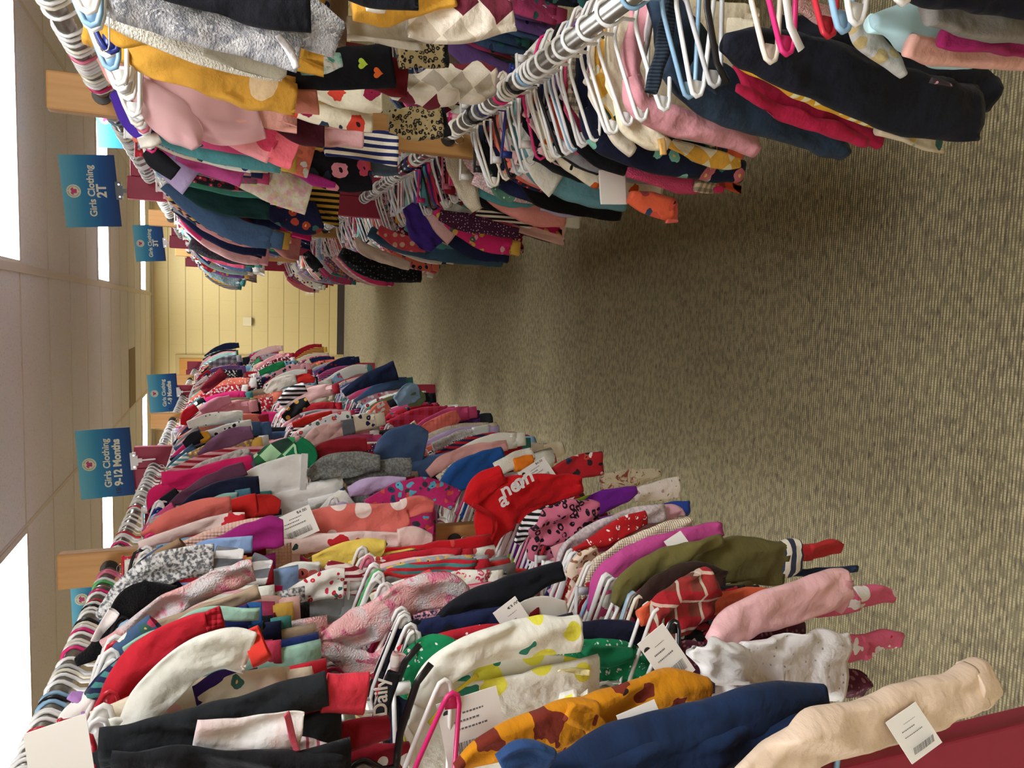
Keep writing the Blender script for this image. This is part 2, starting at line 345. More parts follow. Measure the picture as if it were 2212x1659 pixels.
put('door_handle', MB().tube([(.42, -.05, 1.02), (.42, -.1, 1.02), (.32, -.1, 1.02)], .011, 8).mesh('door_handle', CHROME, True), t)
struct('trim_5', MB().box(-2.35, -1.68, YF-.05, YF, 2.16, 2.24).box(-2.35, -1.68, YF-.05, YF, 2.4, 2.48).box(-1.74, -1.68, YF-.05, YF, 2.24, 2.4), simple('tan_trim', '#a8895a', .6))

# ------------------------------------------------------------------ racks: posts and rods
XRL, XRR = -.67, .5
ROW = {'LU': (-.67, 1.93, 1), 'LM': (-.67, 1.48, 1), 'LL': (-.67, 1.03, 1), 'RU': (.5, 1.93, -1), 'RL': (.5, 1.08, -1), 'RB': (1.06, 1.93, -1), 'RC': (1.06, 1.08, -1)}
RNAME = {'LU': 'left top rail', 'LM': 'left middle rail', 'LL': 'left bottom rail', 'RU': 'right top rail', 'RL': 'right bottom rail', 'RB': 'rear rack beyond the right one', 'RC': 'lower rear rack beyond the right one'}
ordn = ['nearest', 'second', 'third', 'fourth', 'fifth', 'sixth', 'farthest']
def post(x, y, kind, side, i, zt=2.045):
    if kind == 'wood':
        t = empty('wooden_post', (x, y, 0), '%s pine wooden rack post on the %s rack, with the rods passing through' % (ordn[i], side), 'post', 'pine posts of the clothing racks')
        bevel(put('upright', MB().box(-.0445, .0445, -.019, .019, 0 if 'rear' in side else .55, zt).mesh('upright', WOOD), t), .005)
    else:
        t = empty('crimson_post', (x, y, 0), '%s crimson painted double rack post on the %s rack' % (ordn[i], side), 'post', 'crimson posts of the clothing racks')
        for k in (0, 1):
            bevel(put('upright', MB().box(-.0895+.0895*k, -.0005+.0895*k, -.019, .019, 0 if y < 1 or y > 5 or 'rear' in side else (.24 if side == 'left' else .5), zt-.03-.012*k).mesh('upright', CRIM), t), .004)
    if kind == 'wood' or y > 1 or y < 0: pass
    else:
      f = MB().box(-.0445, .0445, -.2, .2, 0, .038); bevel(put('foot', f.mesh('foot', CRIM), t), .004)
    for z in ((1.93, 1.48, 1.03) if side == 'left' else (1.93, 1.08)):
        put('rod_hole_ring', MB().tube([(0, -.024, z), (0, .024, z)], .0215, 16).mesh('rod_hole_ring', simple('dark_steel', '#4a4744', .5, .8)), t)  # ring around the rod in a darker grey steel
        put('hitch_pin', MB().tube([(-.0+.014*cos(q/10*2*pi), -.027, z-.03+.014*sin(q/10*2*pi)) for q in range(10)], .0014, 5, True).mesh('hitch_pin', CHROME, True), t)
YC, YW = (.75, 3.37, 5.99, 8.61), (2.06, 4.68, 7.3)
for i, y in enumerate(YC):
    post(XRL-.0, y if i else .72, 'crimson', 'left', i); post(XRR+.01, y if i else -.15, 'crimson', 'right', i)
for i, y in enumerate(YW): post(XRL+.01, y, 'wood', 'left', i); post(XRR-.01, y, 'wood', 'right', i)
for key, lab in (('LU', 'top steel pipe rail of the left rack'), ('LM', 'middle steel pipe rail of the left rack'), ('LL', 'bottom steel pipe rail of the left rack'), ('RU', 'top steel pipe rail of the right rack'), ('RL', 'bottom steel pipe rail of the right rack, bare at its near end'), ('RB', 'top steel pipe rail of the rack behind the right rack'), ('RC', 'bottom steel pipe rail of the rack behind the right rack')):
    x, z, s = ROW[key]
    t = empty('clothes_rail', (x, 0, z), lab, 'rail', 'steel pipe clothes rails')
    put('pipe', MB().tube([(0, -.2, 0), (0, 9.2, 0)], .0165, 20).mesh('pipe', STEEL, True), t)
    for yy in ((-.19, 9.19)): put('end_cap', MB().tube([(0, yy-.015, 0), (0, yy+.015, 0)], .0195, 20).mesh('end_cap', CHROME, True), t)
for i, y in enumerate((3.37, 5.99, 8.61)):
    post(1.07, y, 'crimson', 'right rear', i)

# ------------------------------------------------------------------ signs
def text_mesh(s, size, mat, ext=.0004, bold=0, align='CENTER'):
    cu_ = bpy.data.curves.new('lettering', 'FONT'); cu_.body = s; cu_.size = size; cu_.extrude = ext; cu_.offset = bold; cu_.align_x = align
    o = bpy.data.objects.new('lettering', cu_); COL.objects.link(o); me = bpy.data.meshes.new_from_object(o); bpy.data.objects.remove(o, do_unlink=True)
    me.materials.clear(); me.materials.append(mat); return me
g = NT('sign_print'); tc = g.n('ShaderNodeTexCoord'); sp = g.n('ShaderNodeSeparateXYZ'); g.l(tc.outputs['Object'], sp.inputs[0])
g.l(g.ramp(g.math('DIVIDE', sp.outputs[2], .197), [(0, lin('#1d3a6e')), (.3, lin('#225c9e')), (.65, lin('#3a92c0')), (1, lin('#74c8e6'))]), g.b.inputs['Base Color'])
g.b.inputs['Roughness'].default_value = .5; g.b.inputs['Specular IOR Level'].default_value = .2; SIGN = g.m; CREAM = simple('sign_lettering', '#e6ead6', .6); ROSE = simple('sign_shirt', '#c2447c', .6); GREEN = simple('sign_small_print', '#5c7a52', .6)
def sign(x, y, z, l1, l2, lab, rot=0, holder='#e8e8ea', w=.28, yaw=0, note=None):
    t = empty('size_sign', (x, y, z), lab, 'sign'); t.rotation_euler = (radians(-3), radians(rot), yaw)
    put('sign_board', MB().box(-w/2, w/2, -.001, .001, 0, .197).mesh('sign_board', SIGN), t)
    d = put('logo_disc', MB().tube([(0, -.0012, .157), (0, -.002, .157)], .0255, 36).mesh('logo_disc', CREAM), t)
    sh = [(-.004, .010), (-.009, .010), (-.015, .003), (-.011, -.001), (-.008, .002), (-.008, -.011), (.008, -.011), (.008, .002), (.011, -.001), (.015, .003), (.009, .010), (.004, .010), (0, .007)]
    me = raw('shirt_emblem', [(a, -.0024, .157+b) for a, b in sh], [tuple(range(len(sh)))], ROSE, False); put('shirt_emblem', me, d)
    mb = MB()
    for k in range(26):
        if k in (6, 19): continue
        q = 2*pi*k/26; cx, cz = .0195*cos(q), .157+.0195*sin(q); u = (cos(q)*.0017, sin(q)*.0017); v_ = (-sin(q)*.0011, cos(q)*.0011)
        mb.quad(*[(cx+a*u[0]+b*v_[0], -.0024, cz+a*u[1]+b*v_[1]) for a, b in ((-1, -1), (1, -1), (1, 1), (-1, 1))])
    put('ring_lettering', mb.mesh('ring_lettering', GREEN), d)
    for s_, zz, sz, bo in ((l1, .083, .035, .0009), (l2, .043, .040 if len(l2) > 4 else .047, .0018)):
        if not s_: continue
        o = put('lettering', text_mesh(s_, sz, CREAM, .0003, bo), t, (0, -.0016, zz)); o.rotation_euler = (radians(90), 0, 0)
        if s_ == l2 and len(l2) > 4: o.scale.x = .93
    if note:
        o = put('marker_scribble', text_mesh(note, .026, simple('marker_ink', '#1c2238', .5), .0003, .0006), t, (-.118, -.0018, .05)); o.rotation_euler = (radians(90), 0, 0)
    h = put('clip_holder', MB().box(-.035, .035, -.006, .006, -.014, .008).box(-.008, .008, -.004, .004, -.035, -.014).box(-.02, .02, -.005, .005, -.02, -.014).mesh('clip_holder', plastic(holder, 'holder_plastic')), t)
    put('clip_stem', MB().tube([(0, 0, -.03), (0, 0, -.085)], .003, 8).mesh('clip_stem', plastic(holder, 'holder_plastic')), t)
    for sx in (-1, 1): put('clip_spring', MB().tube([(sx*.024, -.0065, -.006), (sx*.024, -.009, -.006)], .004, 8).mesh('clip_spring', CHROME), t)
sign(.452, 3.4, 2.052, 'Girls Clothing', '2T', 'blue sign reading Girls Clothing 2T in a black clip', -5, '#141416')
sign(-.634, 3.33, 2.005, 'Girls Clothing', '9-12 Months', 'blue sign reading Girls Clothing 9-12 Months in a clear clip', -3.6, note='18')
sign(-.63, 5.95, 1.965, 'Girls Clothing', '6-9 Months', 'blue sign reading Girls Clothing 6-9 Months in a clear clip', -4, note='9')
sign(.455, 6.0, 2.05, 'Girls Clothing', '3T', 'blue sign reading Girls Clothing 3T in a clear clip, half behind a post', -5, w=.26)
_q = at(265, 1285, 3.5); sign(_q.x, 3.5, _q.z, 'Girls Clothing', '', 'plain bright blue sign with round logo behind the left rack, below the wooden post', -2); post(_q.x, 3.53, 'crimson', 'left rear', 0, _q.z+.03)
post(.94, 4.33, 'wood', 'right rear', 0, 2.06); post(-1.0, 4.23, 'wood', 'left rear', 0, 1.86)
sign(.93, 4.3, 2.05, 'Girls Clothing', '', 'small corner of a blue sign behind the right rack beside the wooden post', -3)
sign(-.99, 4.2, 1.85, 'Girls Clothing', '', 'sliver of a light blue sign behind the left rack beyond the crimson post', 2)

# ------------------------------------------------------------------ hangers
def hook_pts(r=.0205, neck=-.052):
    return [(r*cos(q), 0, r*sin(q)) for q in [radians(a) for a in range(205, -20, -22)]]+[(.012, 0, -.018), (.002, 0, -.03), (0, 0, neck)]
def loop_pts(hw=.142, slope=.047, r=.011):
    zt, zb = -.052-slope, -.052-slope-2*r
    right = [(.02, 0, -.056), (.05, 0, -.067), (hw-r*1.6, 0, zt+.003), (hw-.4*r, 0, zt-.3*r), (hw, 0, zt-r), (hw-.4*r, 0, zb+.3*r), (hw-r*1.6, 0, zb)]
    return [(0, 0, -.052)]+right+[(0, 0, zb)]+[(-x, y, z) for x, y, z in reversed(right)]
HM = {}
mb = MB().tube(hook_pts(), .0034, 7); mb.tube(loop_pts(), .0038, 7, True)
for s_ in (-1, 1): mb.box(min(s_*.118, s_*.139), max(s_*.118, s_*.139), -.0008, .0008, -.118, -.1)
HM['plastic'] = mb.mesh('plastic_hanger', plastic('#eeeeec'), True)
mb = MB().tube(hook_pts(.021), .0036, 7); mb.tube(loop_pts(.135, .035, .014), .0036, 7, True); HM['plastic2'] = mb.mesh('plastic_hanger', plastic('#eeeeec'), True)
mb = MB().tube(hook_pts(.019), .0012, 5); mb.tube(loop_pts(.15, .05, .006), .0012, 5, True); HM['wire'] = mb.mesh('wire_hanger', CHROME, True)
mb = MB().tube(hook_pts(.0195), .0016, 6).tube([(-.11, 0, -.056), (.11, 0, -.056)], .0035, 7, r2=.006)
for s_ in (-1, 1): mb.box(s_*.1-.008, s_*.1+.008, -.005, .005, -.082, -.054)
HM['clip'] = mb.mesh('clip_hanger', plastic('#eeeeec'), True)
mb = MB().tube(hook_pts(.021), .0044, 7); mb.tube([(-.145, 0, -.108), (-.12, 0, -.085), (-.05, 0, -.058), (0, 0, -.05), (.05, 0, -.058), (.12, 0, -.085), (.145, 0, -.108)], .006, 8, r2=.0028); HM['flat'] = mb.mesh('moulded_hanger', plastic('#eeeeec'), True)
HCOL = [('#f0f0ee', 'white', 90), ('#e9e3d2', 'ivory', 16), ('#e0307a', 'hot pink', 7), ('#8fb7d6', 'light blue', 5), ('#202f78', 'navy blue', 4), ('#1b1b1e', 'black', 6), ('#c7c9cb', 'grey', 6), ('#c62a3a', 'red', 4), ('#58b96b', 'green', 2), ('#d9748f', 'rose', 3)]
HNAME = {'plastic': 'tubular plastic', 'plastic2': 'slim plastic', 'wire': 'thin wire', 'clip': 'clip', 'flat': 'moulded plastic'}
HN = {'plastic': 'plastic_hanger', 'plastic2': 'plastic_hanger', 'wire': 'wire_hanger', 'clip': 'clip_hanger', 'flat': 'moulded_hanger'}
STOPW = {'with', 'in', 'on', 'behind', 'beside', 'under', 'above', 'hanging', 'near', 'below', 'between', 'at', 'by', 'printed', 'covered', 'lying', 'crossing', 'from', 'poking', 'pointing', 'folded', 'draped', 'sticking', 'mostly', 'far', 'rolled', 'over', 'past', 'closest', 'bent', 'reaching', 'angled', 'standing'}
def short(q):
    out = []
    for wd in q.replace(',', ' ,').split():
        if out and (wd in STOPW or wd == ','): break
        out.append(wd)
    return ' '.join(out[:6])
def fit(*cands):
    for c_ in cands:
        if 4 <= len(c_.split()) <= 16: return c_
    c_ = cands[-1].split()[:16]
    while c_[-1].strip(',') in STOPW or c_[-1] in ('the', 'a', 'and', 'of'): c_.pop()
    return ' '.join(c_)
hrng = random.Random(11); hanger_specs = []
def hanger(row, Y, kind, desc, ck=None, dx=0):
    hanger_specs.append((row, Y, kind, desc, ck))
# ------------------------------------------------------------------ garment templates, local: x towards the aisle, z down from the rod
V3 = lambda x, z, y=0: Vector((x, y, z))
TM = {}
def tmpl(kind, var):
    """parts of one garment kind: list of (part name, mesh, which material, sub-parts)"""
    key = (kind, var)
    if key in TM: return TM[key]
    r = random.Random(hash(kind) % 1000 if False else sum(map(ord, kind))*7+var); P = []; D = CARD
    u = r.uniform
    def sleeve(s, swing, ln=.27, w=.042, sd=0):
        x = .112*s; y = -.012-u(0, .025)
        p = [V3(x, -.122, 0), V3(x+s*(.03+swing*.5), -.122-ln*.3, y*.5), V3(x+s*(.045+swing*.9), -.122-ln*.66, y), V3(x+s*(.05+swing), -.122-ln, y*1.3)]
        return p, [w*1.1, w, w*.88, w*.76]
    if kind in ('top', 'tucked', 'dress', 'sleeper', 'tee'):
        bot = {'top': -.40, 'tucked': -.39, 'dress': -.56, 'sleeper': -.42, 'tee': -.37}[kind]-u(0, .03); fl = {'dress': .19}.get(kind, .132)
        if kind == 'dress': pts = [(-.072, .05), (-.085, .09), (-.12, .122), (-.17, .112), (-.25, .115), (-.4, .155), (bot, fl)]
        else: pts = [(-.072, .048), (-.085, .09), (-.12, .13), (-.17, .12), (-.26, .122), (bot, fl)]
        P.append(('body', ct('body', [V3(0, z) for z, w in pts], [w for z, w in pts], D, th=.011, k=20, seed=var+1, ruffle=.10 if kind == 'dress' else .02), 0, []))
        if kind == 'tucked': P[-1][1].transform(Matrix.Diagonal((.82, 1, 1, 1)))
        P.append(('collar', ct('collar', [V3(-.045, -.068, -.004), V3(-.02, -.08, -.011), V3(.02, -.08, -.011), V3(.045, -.068, -.004)], [.006]*4, D, th=.004, k=6, n=3, wr=.0005, hollow=False), 1, []))
        for s in (1, -1):
            if kind in ('tee', 'dress') and var % 2 == 0 or kind == 'tee':
                p = [V3(.105*s, -.125), V3(.15*s, -.16, -.01), V3(.175*s, -.195, -.015)]; P.append(('sleeve', ct('sleeve', p, [.045, .044, .045], D, th=.013, seed=var+s+5, k=12), 0, []))
            else:
                sw = u(.02, .10) if kind != 'tucked' else u(-.02, .02)
                p, wv_ = sleeve(s, sw if s > 0 else sw*.5)
                if kind == 'tucked': p = [V3(v_.x*.82, v_.z, v_.y) for v_ in p]
                d = (p[-1]-p[-2]).normalized()
                cuff = ct('cuff', [p[-1]-d*.004, p[-1]+d*.035], [wv_[-1]*.86]*2, D, th=.013, k=12, n=2, seed=var, wr=.001)
                P.append(('sleeve', ct('sleeve', p, wv_, D, th=.013, seed=var*3+s+9, k=12), 0, [('cuff', cuff, 1)]))
        if kind == 'sleeper':
            for s in (1, -1):
                p = [V3(.06*s, bot+.03), V3(.075*s, bot-.1, -.01), V3(.085*s, bot-.22, -.015)]; q = p[-1]
                foot = ct('foot', [q+V3(0, .015), q+V3(.008*s, -.03, -.01), q+V3(.02*s, -.062, -.035)], [.034, .036, .024], D, th=.02, k=12, n=3, seed=var, hollow=False)
                P.append(('leg', ct('leg', p, [.06, .05, .04], D, th=.014, seed=var+s+40, k=12), 0, [('foot', foot, 1)]))
    elif kind == 'pants':
        P.append(('body', ct('body', [V3(0, -.075), V3(0, -.11), V3(0, -.17), V3(0, -.23)], [.115, .118, .125, .128], D, th=.011, k=18, seed=var+60), 0, []))
        P.append(('waistband', ct('waistband', [V3(0, -.068), V3(0, -.1)], [.118, .12], D, th=.014, k=18, n=2, wr=.001, seed=var+2), 1, []))
        for s in (1, -1):
            sp_ = u(.0, .05); p = [V3(.062*s, -.2), V3(.07*s, -.3, -.008), V3((.075+sp_)*s, -.42-u(0, .06), -.012)]
            P.append(('leg', ct('leg', p, [.064, .056, .047], D, th=.014, seed=var+s+70, k=12), 0, []))
    elif kind == 'skirt':
        P.append(('body', ct('body', [V3(0, -.075), V3(0, -.12), V3(0, -.2), V3(0, -.31)], [.1, .11, .16, .21], D, th=.02, k=30, seed=var+80, ruffle=.16, wr=.007), 0, []))
        P.append(('waistband', ct('waistband', [V3(0, -.068), V3(0, -.1)], [.102, .105], D, th=.014, k=18, n=2, wr=.001, seed=var+2), 1, []))
    TM[key] = P; return P
GN = {'top': 'long_sleeve_shirt', 'tucked': 'long_sleeve_shirt', 'tee': 'short_sleeve_shirt', 'dress': 'dress', 'sleeper': 'footed_sleeper', 'pants': 'pants', 'skirt': 'skirt'}
GL = {'top': 'long-sleeved top', 'tucked': 'long-sleeved top', 'tee': 'short-sleeved top', 'dress': 'dress', 'sleeper': 'footed sleeper', 'pants': 'pants', 'skirt': 'ruffled skirt'}
GCAT = {'top': 'shirt', 'tucked': 'shirt', 'tee': 'shirt', 'dress': 'dress', 'sleeper': 'pajamas', 'pants': 'pants', 'skirt': 'skirt'}
def garment(row, Y, kind, var, mats, name=None, label=None, cat=None, sc=1.0, yaw=0, group=None):
    X, Z, s = ROW[row]
    t = empty(name or GN[kind], (X, Y, Z), label, cat or GCAT[kind], group, (0 if s > 0 else pi)+yaw)
    if kind != 'none':
        for (pn, me, mi, subs) in tmpl(kind, var):
            o = put(pn, me, t, mat=mats[mi])
            if sc != 1: o.scale = (sc, 1, sc)
            for (sn, sme, smi) in subs: put(sn, sme, o, mat=mats[smi])
    return t
# ---- garments with their own visible shape, set out from where they stand in the aisle view
used = {k: [] for k in ROW}
def tube_px(root, Y, nm, mat, pts, th=.016, dy=0, label=None, parent=None, **kw):
    W = [at(x, y, Y+dy+(q[0] if q else 0)) for x, y, w_, *q in pts]
    inv = root.matrix_basis.inverted()
    P = [inv @ p for p in W]; H_ = [w_*mpp(p) for (x, y, w_, *q), p in zip(pts, W)]
    kw.setdefault('n', 9); kw.setdefault('k', 26); kw.setdefault('wr', .0045)
    # keep ordering of side and thickness independent of the row
    me = ct(nm, P, H_, mat, th=th, seed=kw.pop('seed', (pts[0][0]+pts[0][1]) % 97), **kw)
    o = put(nm, me, parent or root)
    if label: o['label'] = label
    return o
def H(row, Y, kind, name, label, cat, mats, tubes, var=0, hang='plastic', ck=None, sc=1.0, body=True, yaw=0):
    X, Z, s = ROW[row]; used[row].append((Y, label))
    if not isinstance(mats, tuple): mats = (mats, mats)
    if body and kind != 'none':
        # the cloth hanging from the hanger: body only, its visible sleeve or leg is shaped below
        t = empty(name, (X, Y, Z), label, cat, None, 0 if s > 0 else pi)
        for (pn, me, mi, subs) in tmpl(kind, var):
            if pn in ('sleeve', 'leg'): continue
            o = put(pn, me, t, mat=mats[mi])
            if sc != 1: o.scale = (sc, 1, sc)
    else: t = empty(name, (X, Y, Z), label, cat, None, 0 if s > 0 else pi)
    bpy.context.view_layer.update() if False else None
    t.matrix_basis = Matrix.Translation((X, Y, Z)) @ Matrix.Rotation(0 if s > 0 else pi, 4, 'Z')
    last = None
    for tb in tubes:
        nm, mi, pts = tb[:3]; kw = dict(tb[3]) if len(tb) > 3 else {}
        m = mats[mi] if isinstance(mi, int) else mi
        if kw.pop('sub', False) and last is not None:
            o = tube_px(t, Y, nm, m, pts, **kw); o.parent = last
        else: o = last = tube_px(t, Y, nm, m, pts, **kw)
    if hang: hanger_specs.append((row, Y, hang, label, ck))
    return t
def price_tag(root, Y, px, py, w, h, ang, dot=False, price=None, blank=False, name='price_tag'):
    """white printed card; ang is the direction of its text in the vertical plane"""
    P = at(px, py, Y); inv = root.matrix_basis.inverted(); q = inv @ P
    flip = root.matrix_basis.to_3x3()[0][0] < 0
    mb = MB().box(-w/2, w/2, -.0006, .0006, -h/2, h/2); V = [(x, y+.06*x*x/w+.015*math.sin(3*z/h), z) for x, y, z in mb.v]
    t = put(name, raw(name, V, mb.f, CARD, False), root, q); base = Matrix.Translation(q) @ (Matrix.Rotation(pi, 4, 'Z') if flip else Matrix.Identity(4)) @ Matrix.Rotation(-ang, 4, 'Y')
    t.matrix_basis = base
    if blank: return t
    r = random.Random(int(px)); mb = MB(); x = -w*.32
    def fy(x, z): return -.0012+.06*x*x/w+.015*math.sin(3*z/h)
    z0, z1 = -h*.36, -h*.12
    while x < w*.34:
        b = w*.004*r.choice((1, 1, 2, 3)); y = fy(x, -h*.25)-.0008; mb.quad((x, y, z0), (x+b, y, z0), (x+b, y, z1), (x, y, z1)); x += b+w*.006*r.choice((1, 2))
    put('barcode', mb.mesh('barcode', INK), t)
    mb = MB()
    for k, (a, b) in enumerate(((-.3, .25), (-.28, .1), (-.12, .22))):
        z = h*(.02+.11*k); x = w*a
        while x < w*b:
            l = w*r.uniform(.02, .05); y = fy(x, z)-.0008; mb.quad((x, y, z), (x+l, y, z), (x+l, y, z+h*.035), (x, y, z+h*.035)); x += l+w*.014
    put('small_print', mb.mesh('small_print', GREYINK), t)
    if dot: put('punched_dot', MB().tube([(-w*.36, fy(-w*.36, h*.3)-.0006, h*.3), (-w*.36, fy(-w*.36, h*.3)-.0016, h*.3)], .006, 16).mesh('punched_dot', INK), t)
    if price:
        o = put('price', text_mesh(price, .011, INK, .0001), t, (w*.26, fy(w*.26, h*.36)-.001, h*.34)); o.rotation_euler = (radians(90), 0, 0)
    return t
# ================================================================== left top rail
S = 'long_sleeve_shirt'
BLK_ = fab('#17181c'); CRM = fab('#e9e0d4'); RED = fab('#b3202f'); NAVY = fab('#171b2e')
t = H('LU', .90, 'top', 'zip_jacket', 'black jacket with white lining and rose stripe, closest garment on the left top rail', 'jacket', (BLK_, CRM), [
 ('sleeve', 0, [(240, 1672, 50), (420, 1650, 42), (600, 1648, 30), (740, 1656, 30)]),
 ('lining', fab('#ddd0cb', 'cloud', '#cbb9b8', '#e8ded8', 3), [(420, 1590, 34), (520, 1590, 40), (610, 1585, 46), (650, 1585, 46)], {'dy': .02, 'th': .008}),
 ('lining_stripe', fab('#c25468'), [(618, 1542, 7), (630, 1585, 7), (640, 1622, 7)], {'th': .006, 'dy': -.0})], ck='#c7c9cb')
price_tag(t, .9, 128, 1630, .062, .058, -1.35, blank=True)
H('LU', .98, 'top', S, 'charcoal shirt with wide coral red cuff, near end of the left top rail', 'shirt', (fab('#1e2124'), fab('#c93545')), [
 ('sleeve', 0, [(215, 1618, 40), (350, 1592, 46), (520, 1545, 46), (640, 1505, 46), (706, 1488, 44)]),
 ('cuff', 1, [(700, 1497, 46), (745, 1498, 45), (790, 1500, 42)], {'sub': True}),
 ('hem_band', fab('#c93545'), [(560, 1570, 20), (660, 1545, 25), (712, 1538, 22)], {'dy': .015})])
H('LU', 1.05, 'top', S, 'cream raglan shirt with orange red cuff and purple panel', 'shirt', (fab('#e6d8cc'), fab('#c8372c')), [
 ('sleeve', 0, [(262, 1600, 22), (325, 1512, 42), (400, 1435, 45), (480, 1400, 42), (540, 1408, 46)]),
 ('cuff', 1, [(535, 1405, 44), (556, 1396, 44), (572, 1388, 40)], {'sub': True}),
 ('print_panel', fab('#33215e'), [(420, 1500, 26), (475, 1483, 40), (530, 1478, 30)], {'th': .006, 'dy': .02})])
H('LU', 1.13, 'top', 'sweater', 'plain red sweater with ribbed cuff bent over the cream raglan shirt', 'sweater', (RED, fab('#a81c2c', 'knit')), [
 ('sleeve', 0, [(212, 1585, 14), (265, 1470, 34), (330, 1405, 36), (400, 1360, 28), (448, 1345, 24)]),
 ('cuff', 1, [(443, 1347, 23), (462, 1339, 25), (480, 1333, 24)], {'sub': True})])
H('LU', 1.165, 'tucked', S, 'white cartoon print baby top with lilac collar under white hanger shoulder', 'shirt', (fab('#dfd6d0', 'spots', '#39414e', None, 1.6), fab('#a57bb8')), [
 ('sleeve', 0, [(135, 1570, 18), (165, 1540, 26), (215, 1500, 24)]), ('neckband', 1, [(150, 1500, 12), (175, 1510, 16), (196, 1530, 16)], {'sub': True})], ck='#f0f0ee')
H('LU', 1.2, 'top', S, 'mint green top with its thin sleeve beside the red sweater', 'shirt', (fab('#8fb5a4'), fab('#8fb5a4')), [
 ('sleeve', 0, [(270, 1410, 12), (340, 1370, 12), (440, 1328, 12), (560, 1322, 14)])])
H('LU', 1.23, 'top', S, 'dark blue shirt cuff with rows of small pink dots', 'shirt', (fab('#1d2d63', 'tinydots', '#d46a9c', None, 1.3), fab('#1f4f86')), [
 ('sleeve', 0, [(420, 1372, 22), (480, 1350, 26), (540, 1333, 30)]), ('cuff', 1, [(535, 1334, 30), (566, 1330, 26)], {'sub': True})])
H('LU', 1.27, 'top', 'cardigan', 'taupe beige cardigan sleeve under the fluffy pink sleeper', 'cardigan', (fab('#a08c76'), fab('#a08c76')), [
 ('sleeve', 0, [(262, 1385, 9), (360, 1345, 12), (470, 1312, 15), (560, 1280, 17)])])
FLUFF = fab('#d9a3a2', 'cloud', '#c9c2c4', '#c9708a', 1.2, 1)
t = H('LU', 1.3, 'sleeper', 'footed_sleeper', 'fluffy pink sleeper with blurred flowers, its legs hanging over the middle rail', 'pajamas', (FLUFF, FLUFF), [
 ('sleeve', 0, [(220, 1393, 10), (300, 1342, 22), (380, 1300, 26), (460, 1262, 28), (520, 1240, 30), (548, 1232, 26)], {'wr': .008}),
 ('leg', 0, [(700, 1390, 32), (790, 1350, 42), (880, 1300, 46), (960, 1272, 40), (1000, 1285, 26)], {'wr': .009, 'th': .025}),
 ('leg', 0, [(690, 1395, 20), (780, 1440, 30), (860, 1420, 36), (940, 1385, 36), (975, 1370, 28)], {'wr': .009, 'th': .025, 'dy': -.02})])
H('LU', 1.37, 'top', 'hooded_jacket', 'black hooded jacket folded sideways in front of the grey marl sweater', 'jacket', (fab('#0d0d10', 'plain', fuzz=1), BLK_), [
 ('sleeve', 0, [(165, 1432, 8), (205, 1405, 18), (262, 1345, 34), (300, 1292, 36), (380, 1290, 26)]),
 ('hood', 0, [(300, 1262, 12), (330, 1290, 26), (372, 1320, 18)]),
 ('patterned_trim', fab('#e0cfcb', 'tinydots', '#7a4a55'), [(205, 1385, 9), (225, 1352, 11), (247, 1320, 12)], {'dy': -.02})], ck='#1b1b1e')
MARL = fab('#c9c8c6', 'marl', '#55585c')
H('LU', 1.45, 'top', 'sweater', 'speckled grey marl sweater with black and white striped cuffs', 'sweater', (MARL, fab('#6c6f76', 'vstripes', '#e8e4de', None, 1.9)), [
 ('sleeve', 0, [(212, 1330, 8), (262, 1285, 26), (330, 1240, 38), (400, 1215, 38), (462, 1210, 36)]),
 ('cuff', 1, [(458, 1212, 38), (490, 1218, 40), (518, 1222, 38)], {'sub': True}),
 ('cuff', 1, [(535, 1228, 34), (560, 1236, 34), (580, 1240, 30)], {'dy': .01})])
H('LU', 1.58, 'top', S, 'light blue chambray shirt folded above the striped cuffs', 'shirt', (fab('#8ba6cf', 'denim', '#6f8dbd'), NAVY), [
 ('sleeve', 0, [(385, 1208, 10), (440, 1188, 17), (500, 1178, 19), (545, 1176, 17)])])
H('LU', 1.63, 'tucked', 'trousers', 'tan trousers hanging beside the wooden post on the left rack', 'pants', (fab('#93785c'), fab('#7a644c')), [
 ('leg', 0, [(322, 1218, 10), (355, 1196, 16), (395, 1172, 16)])])
H('LU', 1.68, 'tee', 'short_sleeve_shirt', 'magenta top with a gathered short sleeve', 'shirt', (fab('#8e1f6c'), fab('#a0287a')), [
 ('sleeve', 0, [(440, 1185, 14), (510, 1165, 26), (575, 1152, 36), (612, 1148, 30)], {'wr': .007})])
H('LU', 1.74, 'top', 'sweater', 'pale pink knitted sweater under the pink Santa print sleeper', 'sweater', (fab('#dfb3a4', 'knit'), fab('#dfb3a4')), [
 ('sleeve', 0, [(382, 1183, 8), (450, 1160, 14), (520, 1140, 16), (575, 1128, 12)])])
SANTA = fab('#e6c2bd', 'animals', '#b3242c', '#26403a', 1.3)
H('LU', 1.79, 'sleeper', 'footed_sleeper', 'pale pink sleeper with Santa and holly print and long footed leg', 'pajamas', (SANTA, fab('#e2bdb6')), [
 ('sleeve', 0, [(300, 1175, 8), (370, 1155, 13), (450, 1133, 15), (530, 1118, 13)]),
 ('leg', 0, [(600, 1185, 17), (700, 1172, 20), (800, 1165, 20), (865, 1165, 17)]),
 ('foot', 1, [(858, 1163, 20), (895, 1162, 22), (932, 1168, 14)], {'sub': True})])
CORD = fab('#c8685f', 'bigdots', '#e8c6bf', None, 1.0)
t = H('LU', 1.87, 'sleeper', 'footed_sleeper', 'coral pink fleece sleeper with large white dots and a long footed leg', 'pajamas', (CORD, CORD), [
 ('sleeve', 0, [(308, 1160, 8), (360, 1130, 22), (430, 1102, 24), (500, 1092, 20)]),
 ('leg', 0, [(640, 1140, 28), (740, 1125, 36), (840, 1118, 34), (880, 1105, 28)]),
 ('foot', 0, [(868, 1100, 24), (905, 1090, 22), (936, 1093, 12)], {'sub': True})])
